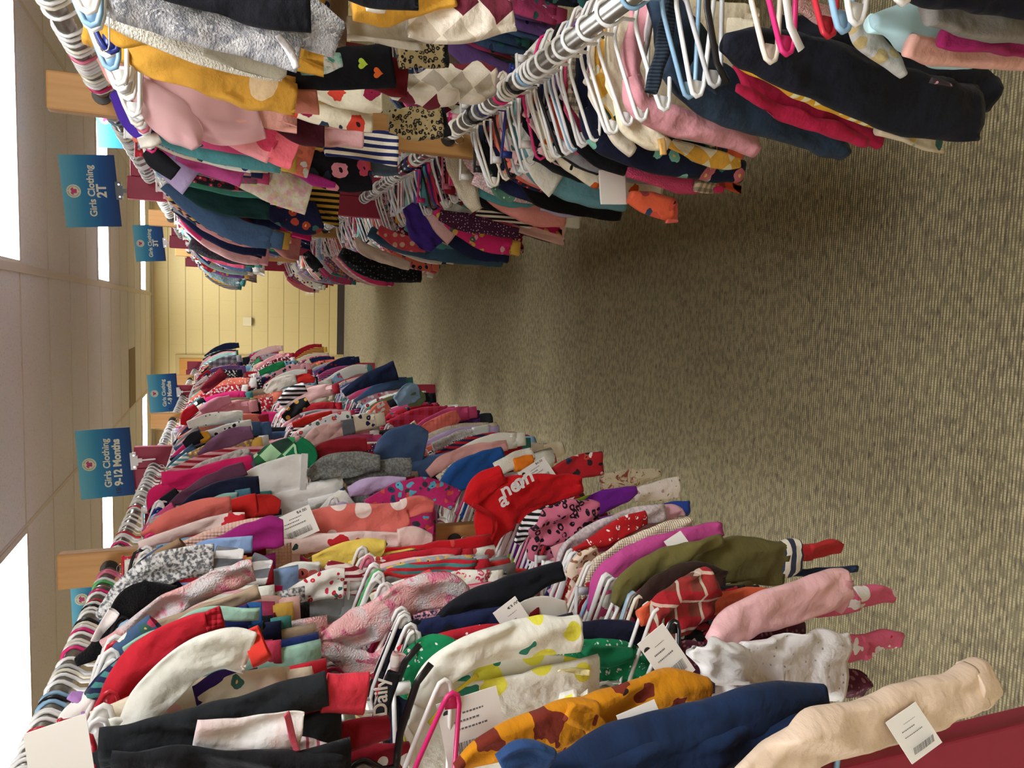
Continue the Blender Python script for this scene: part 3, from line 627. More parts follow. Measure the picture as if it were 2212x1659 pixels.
price_tag(t, 1.80, 640, 1135, .09, .062, -1.2, price='$4.00')
HEART = fab('#b3231f', 'hearts', '#e7d8cf')
H('LU', 1.93, 'top', S, 'red shirt with white heart and zigzag pattern and plain red cuff', 'shirt', (fab('#b3231f', 'hearts', '#e7d8cf', None, .8), fab('#a01c18')), [
 ('sleeve', 0, [(400, 1148, 6), (450, 1122, 18), (520, 1098, 26), (555, 1092, 27)]), ('cuff', 1, [(550, 1092, 26), (580, 1092, 24), (604, 1095, 14)], {'sub': True})])
H('LU', 1.99, 'top', S, 'seafoam green shirt with a long thin sleeve above the red heart shirt', 'shirt', (fab('#7fa9a1'), fab('#40697a')), [
 ('sleeve', 0, [(325, 1130, 10), (400, 1105, 12), (470, 1085, 14), (515, 1075, 15)]), ('cuff', 1, [(510, 1076, 15), (543, 1070, 15)], {'sub': True})])
H('LU', 2.05, 'top', S, 'dark navy plain shirt sleeve crossing the white tunic', 'shirt', (fab('#141a30'), NAVY), [
 ('sleeve', 0, [(385, 1105, 6), (430, 1078, 18), (490, 1056, 22), (560, 1046, 20)])])
H('LU', 2.11, 'top', S, 'dusty plum shirt sleeve lying on the hot pink sweatshirt', 'shirt', (fab('#563247'), fab('#563247')), [
 ('sleeve', 0, [(368, 1090, 6), (430, 1055, 18), (490, 1028, 18), (530, 1012, 15)])])
H('LU', 2.16, 'dress', 'tunic', 'large white denim tunic hanging flat in the aisle', 'dress', (fab('#d5d6d2'), fab('#d5d6d2')), [
 ('skirt_panel', 0, [(505, 1068, 28), (560, 1052, 44), (610, 1040, 52), (652, 1034, 52), (664, 1032, 48)], {'th': .01}),
 ('hem', fab('#c2c3bf'), [(648, 1030, 53), (662, 1030, 52)], {'sub': True, 'th': .012})])
HP = fab('#c41f5d')
t = H('LU', 2.24, 'top', 'sweatshirt', 'hot pink sweatshirt with small oval emblem, on the left top rail', 'sweatshirt', (HP, HP), [
 ('front', 0, [(330, 1115, 12), (352, 1085, 38), (380, 1060, 28)]),
 ('sleeve', 0, [(350, 1040, 20), (420, 1032, 22), (490, 1012, 20), (546, 998, 18)]), ('cuff', fab('#4c4450'), [(542, 998, 18), (550, 996, 17)], {'sub': True})], ck='#e0307a')
d = at(355, 1092, 2.2); inv = t.matrix_basis.inverted(); put('emblem', MB().tube([inv @ (d+Vector((.016*cos(q), -.02, .027*sin(q)))) for q in [k/16*2*pi for k in range(16)]], .003, 6, True).mesh('emblem', fab('#e7c3cd')), t)
H('LU', 2.32, 'top', 'poncho', 'shiny green printed rain poncho with scalloped edge', 'poncho', (fab('#3f9a5b', 'diamond', '#2b6b43', '#a9d6a8', 1.2), fab('#167048')), [
 ('panel', 0, [(545, 998, 10), (580, 985, 22), (620, 972, 28), (640, 968, 26)]), ('edging', 1, [(632, 965, 28), (655, 985, 32), (664, 1010, 14)], {'ruffle': .1})])
H('LU', 2.42, 'top', 'sweater', 'pale grey quilted sweater behind the hot pink sweatshirt', 'sweater', (fab('#b9b5b0', 'quilt', sc=.6), fab('#b9b5b0')), [
 ('sleeve', 0, [(408, 1022, 6), (450, 1008, 15), (500, 992, 16), (542, 980, 13)])])
H('LU', 2.6, 'top', S, 'dull mauve shirt sleeve beside a thin wire hanger hook', 'shirt', (fab('#6f4c66'), fab('#6f4c66')), [
 ('sleeve', 0, [(430, 985, 8), (470, 962, 20), (510, 945, 22), (546, 936, 17)])], hang='wire')
H('LU', 2.72, 'top', 'cardigan', 'mustard and black folded cardigan collar by the dull mauve shirt', 'cardigan', (fab('#1b1b24'), fab('#c18a2c')), [
 ('sleeve', 0, [(398, 962, 8), (420, 948, 14), (436, 938, 10)]), ('collar_fold', 1, [(425, 950, 8), (440, 945, 13), (452, 938, 8)])])
H('LU', 2.82, 'top', S, 'white shirt sleeve with black leopard spots', 'shirt', (fab('#ddd9d2', 'spots', '#1d1b1e'), fab('#dad6ce')), [
 ('sleeve', 0, [(445, 938, 7), (485, 929, 10), (520, 922, 12)]), ('cuff', 1, [(518, 922, 12), (544, 918, 13)], {'sub': True})])
H('LU', 3.0, 'top', S, 'white shirt with fine speckles and pink heart', 'shirt', (fab('#dbd6ca', 'tinydots', '#555'+'555'), fab('#dccfc6')), [
 ('sleeve', 0, [(405, 918, 8), (450, 907, 13), (500, 901, 13), (525, 900, 12)])])
H('LU', 3.2, 'top', 'vest', 'bright red vest standing up beside white hanger hooks', 'vest', (fab('#b41626'), fab('#b41626')), [
 ('panel', 0, [(398, 918, 7), (404, 895, 11), (425, 880, 9)])])
H('LU', 3.35, 'top', S, 'rose pink shirt sleeve near the 6-9 months sign', 'shirt', (fab('#c6899c'), fab('#c6899c')), [('sleeve', 0, [(432, 888, 7), (465, 872, 12), (498, 862, 10)])])
H('LU', 3.5, 'top', S, 'mustard yellow shirt with thin sleeve on the left top rail', 'shirt', (fab('#c8901f'), fab('#c8901f')), [('sleeve', 0, [(465, 888, 6), (505, 880, 7), (544, 874, 7)])])
H('LU', 4.2, 'top', S, 'burgundy shirt sleeve pointing up behind the 6-9 months sign', 'shirt', (fab('#6b1424'), fab('#6b1424')), [('sleeve', 0, [(437, 845, 8), (462, 823, 11), (484, 803, 12)])])
# ================================================================== left middle rail
LEM = fab('#e4dccb', 'lemon', '#e3d14a', '#2f7a66'); 
t = H('LM', 1.06, 'tucked', 'zip_jacket', 'cream zip jacket printed with yellow lemons, with a large price tag', 'jacket', (LEM, fab('#e6dec9')), [
 ('sleeve', 0, [(900, 1520, 22), (940, 1455, 34), (1010, 1408, 40), (1110, 1382, 42), (1200, 1372, 42), (1250, 1365, 40)], {'th': .025}),
 ('front', 0, [(905, 1560, 60), (1000, 1530, 84), (1120, 1500, 84), (1245, 1490, 72), (1262, 1488, 66)], {'dy': .03, 'th': .012}),
 ('zip', fab('#cdb93c'), [(925, 1560, 4), (975, 1505, 5), (1035, 1462, 5)], {'th': .008, 'dy': -.012, 'hollow': False}),
 ('drawstring', fab('#d9cf9a'), [(1207, 1450, 4), (1240, 1451, 5), (1276, 1455, 5)], {'th': .006, 'dy': -.02, 'hollow': False}),
 ('side_tie', fab('#e0d8c8'), [(1232, 1460, 4), (1238, 1490, 5), (1245, 1530, 4)], {'th': .006, 'dy': -.0, 'hollow': False})], hang='clip')
price_tag(t, .99, 1022, 1570, .095, .085, -1.42, dot=True)
H('LM', 1.0, 'none', 'blouse', 'dark red blouse with white dots in front of the green floral dress', 'shirt', (fab('#7e1423', 'dots', '#e3d6cf', None, 1.1), fab('#7e1423')), [
 ('sleeve', 0, [(665, 1620, 22), (720, 1600, 34), (790, 1580, 32), (840, 1570, 26)]), ('front', 0, [(690, 1665, 28), (780, 1650, 40), (880, 1640, 40)], {'dy': .04})])
t = H('LM', 1.03, 'none', S, 'black baby top with white lettering Daily beside white clip hangers', 'shirt', (fab('#0e0e12'), fab('#0e0e12')), [
 ('front', 0, [(815, 1560, 14), (832, 1510, 18), (850, 1450, 14)])], hang='flat', ck='#1b1b1e')
o = put('white_lettering', text_mesh('Daily', .028, fab('#d9d6d0'), .0005, .0004), t, t.matrix_basis.inverted() @ at(836, 1505, 1.005)); o.rotation_euler = (radians(90), 0, 0)
H('LM', .97, 'none', S, 'white top with rose stripe beside the red dotted blouse', 'shirt', (fab('#d6c5c2', 'thinstripes', '#a84d63'), fab('#c9a9ab')), [
 ('sleeve', 0, [(560, 1620, 30), (640, 1625, 34), (730, 1640, 26)])], ck='#e0307a')
GRN = fab('#137a4d', 'sprigs', '#d7e6d2')
t = H('LM', 1.15, 'none', 'dress', 'emerald green dress with tiny white flowers behind the lemon jacket', 'dress', (GRN, fab('#0f6843')), [
 ('front', 0, [(862, 1500, 22), (905, 1440, 46), (955, 1415, 48), (988, 1402, 26)], {'th': .014}),
 ('skirt', 0, [(1150, 1430, 40), (1258, 1438, 62), (1330, 1445, 64), (1392, 1458, 46)], {'th': .02, 'dy': .015}),
 ('neckline', 1, [(1265, 1400, 14), (1310, 1418, 22), (1365, 1412, 13)], {'dy': -.02, 'th': .012})], hang='wire')
H('LM', 1.12, 'none', 'dress', 'red and white checked ribbon dress strap on a black hanger', 'dress', (fab('#c9bfb8', 'check', '#8c1f2a', None, .8), fab('#8c1f2a')), [
 ('strap', 0, [(855, 1452, 12), (858, 1430, 14), (864, 1412, 13)])], hang='flat', ck='#1b1b1e')
H('LM', 1.24, 'top', 'sweatshirt', 'large black sweatshirt sleeve crossing the white hanger tangle', 'sweatshirt', (fab('#10131b'), fab('#10131b')), [
 ('sleeve', 0, [(935, 1385, 28), (1000, 1330, 46), (1080, 1290, 36), (1160, 1252, 26), (1214, 1232, 22)], {'th': .03}),
 ('front', 0, [(940, 1400, 34), (1000, 1375, 40), (1070, 1345, 30)], {'dy': .03})])
H('LM', 1.18, 'top', 'pants', 'navy blue pants leg with square hem behind the green dress', 'pants', (fab('#171a30'), fab('#171a30')), [
 ('leg', 0, [(1215, 1372, 26), (1300, 1372, 34), (1392, 1380, 38)])])
t = H('LM', 1.21, 'none', 'garment_bag_card', 'big blank white card hanging between the black sweatshirt and lemon jacket', 'card', (CARD, CARD), [
 ('card_sheet', CARD, [(1085, 1365, 26), (1140, 1340, 46), (1190, 1325, 40), (1225, 1310, 14)], {'th': .002, 'wr': .001, 'hollow': False})], hang=None)
price_tag(t, 1.18, 1120, 1352, .05, .085, -1.0, price='$3.00')
H('LM', 1.33, 'tee', 'short_sleeve_shirt', 'coral red short-sleeved top on a bent white hanger', 'shirt', (fab('#c4393f'), fab('#c4393f')), [
 ('sleeve', 0, [(865, 1290, 18), (905, 1262, 24), (935, 1245, 20)])])
H('LM', 1.42, 'tee', 'tights', 'navy and white striped tights rolled over behind the charcoal shirt', 'tights', (fab('#20243a', 'vstripes', '#dcd6d0', None, .45), fab('#20243a')), [
 ('leg', 0, [(560, 1460, 12), (640, 1438, 20), (710, 1425, 28), (768, 1432, 26)])])
H('LM', 1.47, 'top', 'sweatshirt', 'heather grey sweatshirt hanging below the blue dotted cuff', 'sweatshirt', (fab('#6f6c69'), fab('#87827d')), [
 ('sleeve', 0, [(565, 1372, 24), (620, 1362, 36), (690, 1362, 30)])])
H('LM', 1.52, 'top', 'sweatshirt', 'light grey sweatshirt with rib cuff under the red flower blouse', 'sweatshirt', (fab('#8d9497'), fab('#9aa0a2')), [
 ('sleeve', 0, [(590, 1330, 14), (660, 1318, 24), (740, 1318, 30)]), ('cuff', 1, [(736, 1318, 32), (776, 1320, 32)], {'sub': True})])
H('LM', 1.5, 'tucked', 'blouse', 'white blouse covered with small red flowers', 'shirt', (fab('#e2d4cd', 'floral', '#a81f33', '#b8324a', .5), fab('#e2d4cd')), [
 ('front', 0, [(612, 1292, 12), (660, 1275, 28), (710, 1262, 34), (742, 1260, 32)])], ck='#e0307a')
t = H('LM', 1.49, 'none', 'fabric_tag', 'hot pink fabric square hanging between grey sweatshirt and fluffy pink sleeve', 'tag', (fab('#cf2566'), fab('#cf2566')), [
 ('cloth_square', 0, [(566, 1290, 24), (590, 1290, 26), (608, 1290, 25)], {'th': .003, 'wr': .001, 'hollow': False})], hang=None)
H('LM', 1.56, 'tucked', 'blouse', 'deep red blouse with thin white stripes', 'shirt', (fab('#7c1725', 'vstripes', '#d9c7c0', None, .9), fab('#7c1725')), [
 ('front', 0, [(705, 1222, 12), (745, 1240, 26), (785, 1270, 30)])])
H('LM', 1.6, 'top', S, 'white shirt with a spray of coral flowers', 'shirt', (fab('#dcd6cc', 'bigfloral', '#c2605a', '#b8504f', .45), fab('#dcd6cc')), [
 ('sleeve', 0, [(585, 1250, 16), (635, 1240, 24), (690, 1236, 26)])])
H('LM', 1.64, 'pants', 'shorts', 'pale yellow shorts with elastic waist and bow', 'shorts', (fab('#d5bc56'), fab('#d5bc56')), [
 ('leg', 0, [(675, 1212, 12), (730, 1205, 30), (780, 1200, 38), (824, 1205, 40)]), ('leg', 0, [(780, 1250, 26), (815, 1262, 22), (828, 1255, 10)], {'dy': .02})])
H('LM', 1.69, 'sleeper', 'footed_sleeper', 'bright red footed sleeper with white snowflake on the toe', 'pajamas', (fab('#b3151f', 'hearts', '#c9413f', None, .5), fab('#b3151f')), [
 ('leg', 0, [(820, 1208, 18), (870, 1204, 18), (900, 1200, 15)]), ('foot', 0, [(893, 1200, 20), (930, 1198, 20), (956, 1202, 13)], {'sub': True})])
H('LM', 1.5, 'top', 'sweater', 'plain scarlet sweater lying above the large black sweatshirt', 'sweater', (fab('#b32a2a'), fab('#b32a2a')), [
 ('sleeve', 0, [(905, 1275, 16), (980, 1262, 24), (1060, 1252, 20), (1135, 1238, 13)])])
H('LM', 2.1, 'top', S, 'lavender cotton shirt on white hangers on the left middle rail', 'shirt', (fab('#b09cc0'), fab('#b09cc0')), [
 ('sleeve', 0, [(752, 1062, 10), (795, 1050, 20), (850, 1045, 16), (876, 1042, 11)])])
H('LM', 1.98, 'tee', 'short_sleeve_shirt', 'magenta short-sleeved top printed with blue paisley on the left middle rail', 'shirt', (fab('#9c2058', 'bigfloral', '#4b93a8', '#2d2f3a', .35), fab('#c02878')), [
 ('sleeve', 0, [(790, 1092, 14), (850, 1070, 22), (900, 1055, 26), (940, 1060, 24), (985, 1080, 26)])], ck='#e0307a')
H('LM', 2.2, 'pants', 'sweatpants', 'heather grey sweatpants with both legs pointing right', 'pants', (fab('#5f625f', 'marl', '#7b7e7a'), fab('#5f625f')), [
 ('leg', 0, [(668, 1030, 14), (710, 1010, 28), (770, 1002, 26), (820, 1000, 17)]), ('leg', 0, [(700, 1040, 18), (780, 1024, 20), (850, 1012, 22), (888, 1010, 20)], {'dy': .02})])
H('LM', 2.38, 'top', 'jumper', 'dark red plain jumper above the grey sweatpants', 'sweater', (fab('#7d1620'), fab('#7d1620')), [
 ('sleeve', 0, [(660, 1000, 14), (710, 975, 24), (760, 965, 20), (792, 960, 16)])])
H('LM', 2.5, 'dress', 'dress', 'blue denim dress with front snaps on the left middle rail', 'dress', (fab('#42587a', 'denim', '#2f4468'), fab('#42587a')), [
 ('skirt', 0, [(812, 985, 14), (850, 965, 38), (890, 962, 46), (918, 965, 36)], {'th': .03})])
H('LM', 2.65, 'top', 'quilted_jacket', 'quilted dusty pink jacket sleeve with grey cuff', 'jacket', (fab('#c6a09a', 'quilt', sc=1.3), fab('#5c6065')), [
 ('sleeve', 0, [(655, 962, 10), (690, 940, 20), (742, 925, 16)]), ('cuff', 1, [(738, 925, 18), (765, 920, 18)], {'sub': True})])
H('LM', 2.85, 'top', S, 'white floral shirt sleeve with blue flower cuff on the left middle rail', 'shirt', (fab('#d3d0cd', 'floral', '#3b5c9b', '#b0413f', .8), fab('#d3d0cd')), [
 ('sleeve', 0, [(645, 940, 8), (690, 918, 12), (735, 905, 14), (758, 902, 14)])])
H('LM', 3.1, 'top', S, 'bright red shirt sleeve angled across the left middle rail', 'shirt', (fab('#b3251f'), fab('#b3251f')), [('sleeve', 0, [(632, 918, 7), (675, 905, 10), (718, 895, 9)])])
H('LM', 3.5, 'top', S, 'black shirt with gold dots on the left middle rail', 'shirt', (fab('#17181d', 'dots', '#b9963f'), fab('#17181d')), [('sleeve', 0, [(612, 905, 8), (640, 882, 13), (665, 866, 10)])])
H('LM', 4.0, 'top', S, 'white shirt with broad black stripes on the left middle rail', 'shirt', (fab('#dedad6', 'vstripes', '#16171c', None, 1.4), fab('#dedad6')), [('sleeve', 0, [(604, 872, 10), (632, 848, 14), (660, 836, 11)])])
H('LM', 4.6, 'top', S, 'cream shirt with navy body and red hem, left middle rail', 'shirt', (fab('#c8c2b4'), fab('#1a2040')), [('sleeve', 0, [(577, 852, 10), (600, 830, 14), (640, 818, 11)]), ('lower_sleeve', fab('#b3251f'), [(635, 822, 9), (662, 818, 11), (680, 822, 5)], {'sub': True})])
H('LM', 5.4, 'top', S, 'green shirt sleeve far along the left middle rail', 'shirt', (fab('#1f7a46'), fab('#1f7a46')), [('sleeve', 0, [(560, 806, 6), (590, 795, 8), (615, 786, 7)])])
# ================================================================== left bottom rail
PINKL = fab('#ecc0aa')
t = H('LL', .72, 'none', 'leggings', 'pale peach pink leggings with a barcode tag, draped over the crimson board', 'pants', (PINKL, PINKL), [
 ('leg', 0, [(1600, 1690, 34), (1680, 1640, 44), (1745, 1600, 62), (1850, 1572, 62), (1960, 1530, 58), (2060, 1500, 52), (2100, 1482, 50)], {'th': .035, 'dy': -.02}),
 ('cuff', 0, [(2090, 1485, 50), (2118, 1476, 48), (2136, 1470, 40)], {'sub': True, 'dy': -.02, 'th': .033}),
 ('leg', 0, [(1700, 1650, 30), (1800, 1625, 38), (1950, 1590, 30), (2030, 1580, 20), (2084, 1582, 12)], {'dy': .01})], hang='plastic')
price_tag(t, .66, 1975, 1583, .055, .045, -1.2)
JEAN = fab('#142440', 'denim', '#1b3054')
H('LL', .82, 'none', 'jeans', 'dark blue jeans legs between the mustard shirt and peach leggings', 'jeans', (JEAN, fab('#2c4775', 'denim', '#24406c')), [
 ('leg', 0, [(1180, 1690, 50), (1330, 1640, 66), (1480, 1590, 66), (1600, 1548, 62), (1700, 1526, 52), (1772, 1518, 42)], {'th': .045}),
 ('leg', 0, [(1200, 1720, 50), (1380, 1660, 52), (1540, 1620, 46), (1680, 1580, 40), (1752, 1560, 34)], {'dy': -.02, 'th': .04}),
 ('waist', 1, [(1085, 1660, 30), (1130, 1632, 34), (1185, 1640, 30)], {'dy': -.03, 'th': .02})], hang='clip')
MUST = fab('#c17f14', 'animals', '#6e2a1d', '#251a1a')
t = H('LL', .92, 'none', 'dress', 'mustard yellow dress printed with brown foxes, with a blank card', 'dress', (MUST, MUST), [
 ('sleeve', 0, [(985, 1662, 22), (1060, 1612, 34), (1140, 1590, 44), (1230, 1560, 46), (1290, 1545, 30)], {'th': .03, 'dy': -.02}),
 ('skirt', 0, [(1180, 1600, 54), (1280, 1560, 62), (1390, 1525, 62), (1470, 1505, 56), (1518, 1505, 44)], {'th': .03}),
 ('shoulder_frill', 0, [(1225, 1535, 20), (1262, 1560, 32), (1300, 1590, 26)], {'ruffle': .15, 'dy': -.03})], hang='clip')
price_tag(t, .84, 1390, 1570, .062, .042, -1.35, blank=True)
EYE = fab('#dfdfdc', 'eyelet', '#9a9a98')
t = H('LL', 1.0, 'none', 'blouse', 'white eyelet blouse with puffed sleeve and hanging card', 'shirt', (EYE, fab('#e2e2e0')), [
 ('puff_sleeve', 1, [(1490, 1400, 20), (1530, 1415, 46), (1590, 1440, 50), (1625, 1450, 30)], {'wr': .014, 'th': .035, 'dy': -.02}),
 ('puff_sleeve', 1, [(1520, 1490, 24), (1570, 1500, 42), (1625, 1495, 34)], {'wr': .014, 'th': .03}),
 ('front', 0, [(1595, 1445, 60), (1680, 1450, 82), (1770, 1445, 84), (1825, 1440, 78)], {'dy': .02, 'th': .02, 'wr': .009})], hang='clip')
price_tag(t, .97, 1440, 1420, .055, .085, -1.0, dot=True)
H('LL', 1.05, 'none', 'fleece_pants', 'pale pink fleece pants with ruffled cuff reaching towards the snowman feet', 'pants', (fab('#d9a9ab'), fab('#d9a9ab')), [
 ('leg', 0, [(1540, 1395, 26), (1570, 1365, 42), (1640, 1325, 46), (1720, 1298, 46), (1790, 1272, 42), (1828, 1262, 34)], {'th': .03}),
 ('cuff', fab('#c58f96'), [(1825, 1250, 24), (1815, 1285, 22), (1800, 1318, 18)], {'sub': True, 'ruffle': .1})], hang='clip')
SNOW = fab('#c9607f', 'animals', '#e4dcd8', '#b3242c', .9)
t = H('LL', 1.09, 'none', 'footed_sleeper', 'pink snowman print sleeper feet hanging lowest above the carpet', 'pajamas', (SNOW, SNOW), [
 ('leg', 0, [(1700, 1300, 26), (1790, 1308, 26), (1850, 1294, 24)]), ('foot', 0, [(1842, 1294, 24), (1890, 1284, 24), (1934, 1290, 15)], {'sub': True}),
 ('leg', 0, [(1740, 1400, 26), (1820, 1402, 28), (1870, 1396, 26)], {'dy': -.02}), ('foot', 0, [(1860, 1398, 28), (1905, 1382, 26), (1944, 1382, 16)], {'sub': True, 'dy': -.02})])
H('LL', 1.07, 'tucked', 'tutu', 'maroon lace tutu mostly hidden behind the white eyelet blouse', 'skirt', (fab('#4a1c2c', 'spots', '#7a5560', None, .5), fab('#4a1c2c')), [
 ('frill', 0, [(1780, 1475, 26), (1820, 1470, 32), (1862, 1482, 26)], {'ruffle': .2, 'wr': .012})])
PLD = fab('#8c1c22', 'plaid', '#2e4632', '#a8222c', 1.1)
H('LL', 1.13, 'none', 'dress', 'red tartan dress with glitter and green lines', 'dress', (PLD, PLD), [
 ('skirt', 0, [(1410, 1385, 30), (1450, 1330, 56), (1500, 1290, 56), (1545, 1262, 36)], {'th': .03, 'wr': .01})])
H('LL', 1.16, 'none', 'leggings', 'bright coral leggings beside the red tartan dress', 'pants', (fab('#d4603f'), fab('#d4603f')), [
 ('leg', 0, [(1380, 1335, 20), (1440, 1312, 30), (1550, 1300, 26), (1657, 1290, 20)])])
H('LL', 1.19, 'none', 'cardigan', 'dark brown cardigan between the olive and tartan clothes', 'cardigan', (fab('#33241f'), fab('#33241f')), [
 ('sleeve', 0, [(1365, 1330, 12), (1420, 1270, 26), (1500, 1240, 26), (1560, 1262, 30)])])
OLV = fab('#57522c'); STR = fab('#d9d2c6', 'stripes', '#262b40', None, 2.2)
t = H('LL', 1.25, 'none', 'pants', 'olive green pants with white striped rib cuff', 'pants', (OLV, fab('#d9d2c6', 'stripes', '#30344a', None, 1.7)), [
 ('leg', 0, [(1500, 1250, 30), (1570, 1212, 50), (1640, 1215, 52), (1690, 1215, 46)], {'th': .03}),
 ('cuff', 1, [(1682, 1208, 42), (1700, 1205, 44), (1722, 1200, 40)], {'sub': True, 'th': .028})])
H('LL', 1.235, 'top', 'sweatshirt', 'olive green sweatshirt with long sleeve above the olive pants', 'sweatshirt', (fab('#655f35'), OLV), [
 ('sleeve', 0, [(1328, 1305, 14), (1355, 1260, 28), (1430, 1215, 26), (1500, 1185, 18), (1560, 1168, 12)])], ck='#d9748f')
H('LL', 1.3, 'none', 'sock_sleeper', 'bright red fleece foot sticking out beyond the striped cuff', 'pajamas', (fab('#a82a2c'), fab('#a82a2c')), [
 ('leg', 0, [(1640, 1200, 18), (1710, 1196, 20), (1755, 1192, 18)]), ('foot', 0, [(1748, 1192, 20), (1785, 1182, 20), (1817, 1184, 13)], {'sub': True})])
H('LL', 1.27, 'none', 'leggings', 'narrow navy leggings end below the olive pants', 'pants', (fab('#1c2a45'), fab('#1c2a45')), [('leg', 0, [(1640, 1240, 8), (1740, 1236, 8), (1852, 1228, 6)])])
HPK = fab('#b8498a')
t = H('LL', 1.34, 'top', 'sweater', 'smooth hot pink sweater with a long sleeve, left bottom rail', 'sweater', (HPK, HPK), [
 ('sleeve', 0, [(1275, 1320, 10), (1300, 1255, 26), (1370, 1210, 36), (1460, 1172, 28), (1556, 1142, 16)], {'th': .022})])
price_tag(t, 1.28, 1468, 1180, .045, .04, -1.1, blank=True)
t = H('LL', 1.4, 'top', 'sweater', 'cream rib knitted sweater behind the hot pink sweater', 'sweater', (fab('#d5c9b2', 'knit', sc=.7), fab('#cbbda0')), [
 ('sleeve', 0, [(1270, 1300, 8), (1285, 1240, 20), (1340, 1195, 24), (1420, 1155, 22), (1492, 1132, 16)])])
H('LL', 1.44, 'top', 'blouse', 'cream leopard print blouse with ruffled collar on a grey hanger', 'shirt', (fab('#d8c4b0', 'leopard', '#8a5d42', '#c98f78'), fab('#c85f74')), [
 ('sleeve', 0, [(1235, 1250, 20), (1255, 1215, 24), (1290, 1190, 16)], {'ruffle': .1})], hang='flat', ck='#c7c9cb')
H('LL', 1.47, 'top', S, 'red shirt with white snowflakes on the left bottom rail', 'shirt', (fab('#a81a20', 'sprigs', '#e6d7d0'), fab('#a81a20')), [
 ('sleeve', 0, [(1240, 1190, 10), (1300, 1165, 18), (1350, 1135, 20), (1395, 1118, 16)])])
H('LL', 1.52, 'top', 'fleece_sleeper', 'pale pink and grey heather fleece with rounded foot', 'pajamas', (fab('#c9b9bb', 'marl', '#a9a5a8'), fab('#c79aa6')), [
 ('sleeve', 0, [(1205, 1250, 10), (1225, 1190, 20), (1290, 1148, 22), (1370, 1120, 22), (1435, 1108, 20)]),
 ('lower_sleeve', 1, [(1270, 1150, 10), (1360, 1120, 24), (1450, 1112, 22), (1462, 1115, 12)], {'dy': .02})])
PLEO = fab('#b8637c', 'leopard', '#15131a', '#b8637c', 1.15)
H('LL', 1.6, 'top', 'hooded_shirt', 'rose pink hooded top with black leopard spots', 'shirt', (PLEO, PLEO), [
 ('hood', 0, [(1150, 1160, 22), (1190, 1140, 42), (1235, 1120, 44), (1290, 1115, 30)], {'th': .035, 'wr': .01}), ('sleeve', 0, [(1150, 1210, 10), (1160, 1180, 22), (1185, 1150, 18)])], hang='flat', ck='#c62a3a')
H('LL', 1.66, 'top', S, 'black and white grid striped shirt behind pink leopard hooded top', 'shirt', (fab('#e0dcd8', 'vstripes', '#121216', None, .8), fab('#15151b')), [
 ('sleeve', 0, [(1118, 1175, 10), (1145, 1130, 14), (1190, 1102, 12)])])
RT_ = fab('#b8141a')
t = H('LL', 1.75, 'none', 'tank_top', 'bright red sleeveless top with white script lettering', 'shirt', (RT_, RT_), [
 ('front', 0, [(1045, 1200, 12), (1065, 1130, 44), (1100, 1085, 56), (1165, 1062, 38), (1255, 1045, 20)], {'th': .018}),
 ('shoulder', 0, [(1012, 1090, 18), (1040, 1050, 28), (1085, 1025, 22)]), ('armhole_trim', fab('#a01015'), [(1020, 1090, 4), (1060, 1110, 5), (1068, 1150, 4), (1045, 1190, 4)], {'dy': -.02, 'th': .008})])
for q_, (px_, py_) in enumerate(((1092, 1092), (1115, 1062), (1135, 1048))):
    o = put('script_lettering', text_mesh(('a', 'ner', 'on')[q_], .055, fab('#e8dcd5'), .0006, .0012), t, t.matrix_basis.inverted() @ at(px_, py_, 1.72)); o.rotation_euler = (radians(90), radians(65), 0)
H('LL', 1.8, 'tee', 'glitter_top', 'dark red glitter top under the red sleeveless top', 'shirt', (fab('#7f1016', 'glitter', '#c9545a'), fab('#7f1016')), [('front', 0, [(1110, 1150, 16), (1150, 1110, 30), (1210, 1075, 20)])])
H('LL', 1.78, 'top', 'jacket', 'vivid purple jacket with lime green edge on the left bottom rail', 'jacket', (fab('#6d1f8c'), fab('#9fd23a')), [
 ('sleeve', 0, [(1255, 1100, 16), (1300, 1085, 26), (1350, 1068, 18), (1375, 1060, 10)]), ('edging', 1, [(1235, 1092, 5), (1262, 1080, 6), (1290, 1072, 4)], {'dy': .01})])
H('LL', 1.62, 'top', 'sweatshirt', 'royal blue sweatshirt cuff lying on the carpet side', 'sweatshirt', (fab('#28408f'), fab('#28408f')), [('sleeve', 0, [(1380, 1112, 12), (1430, 1102, 16), (1486, 1098, 18)])])
H('LL', 1.86, 'top', S, 'white cartoon print leggings with a wide hem', 'pants', (fab('#d8ccc6', 'animals', '#a9848c', '#6b5a5c', .55), fab('#d8ccc6')), [('leg', 0, [(1370, 1070, 14), (1420, 1060, 22), (1466, 1052, 24)])])
H('LL', 1.98, 'sleeper', 'footed_sleeper', 'cream furry sleeper leg with rusty red patches', 'pajamas', (fab('#c9bda2', 'cloud', '#c9bda2', '#8f4a3c', .8, 1), fab('#c9bda2')), [
 ('leg', 0, [(1300, 1040, 18), (1350, 1036, 22), (1390, 1030, 16)]), ('foot', 0, [(1385, 1030, 15), (1408, 1024, 13), (1426, 1022, 9)], {'sub': True})])
H('LL', 2.02, 'top', S, 'red and white lettered print top with open hem', 'shirt', (fab('#a8202a', 'bigfloral', '#e0d3cc', '#2b2226', .5), fab('#a8202a')), [('front', 0, [(1190, 1030, 16), (1240, 1010, 26), (1300, 1000, 26)])])
t = H('LL', 2.1, 'top', S, 'white fleece sleeve with orange cuff and barcode tag', 'shirt', (fab('#ddd3c4', 'plain', fuzz=1), fab('#d8761c')), [
 ('sleeve', 0, [(1072, 1015, 14), (1110, 995, 18), (1150, 980, 14)]), ('cuff', 1, [(1110, 1004, 17), (1150, 996, 17)], {'dy': -.01})])
price_tag(t, 2.0, 1160, 1024, .095, .06, -1.05, dot=True, price='$4.00')
RB_ = fab('#1d4a86')
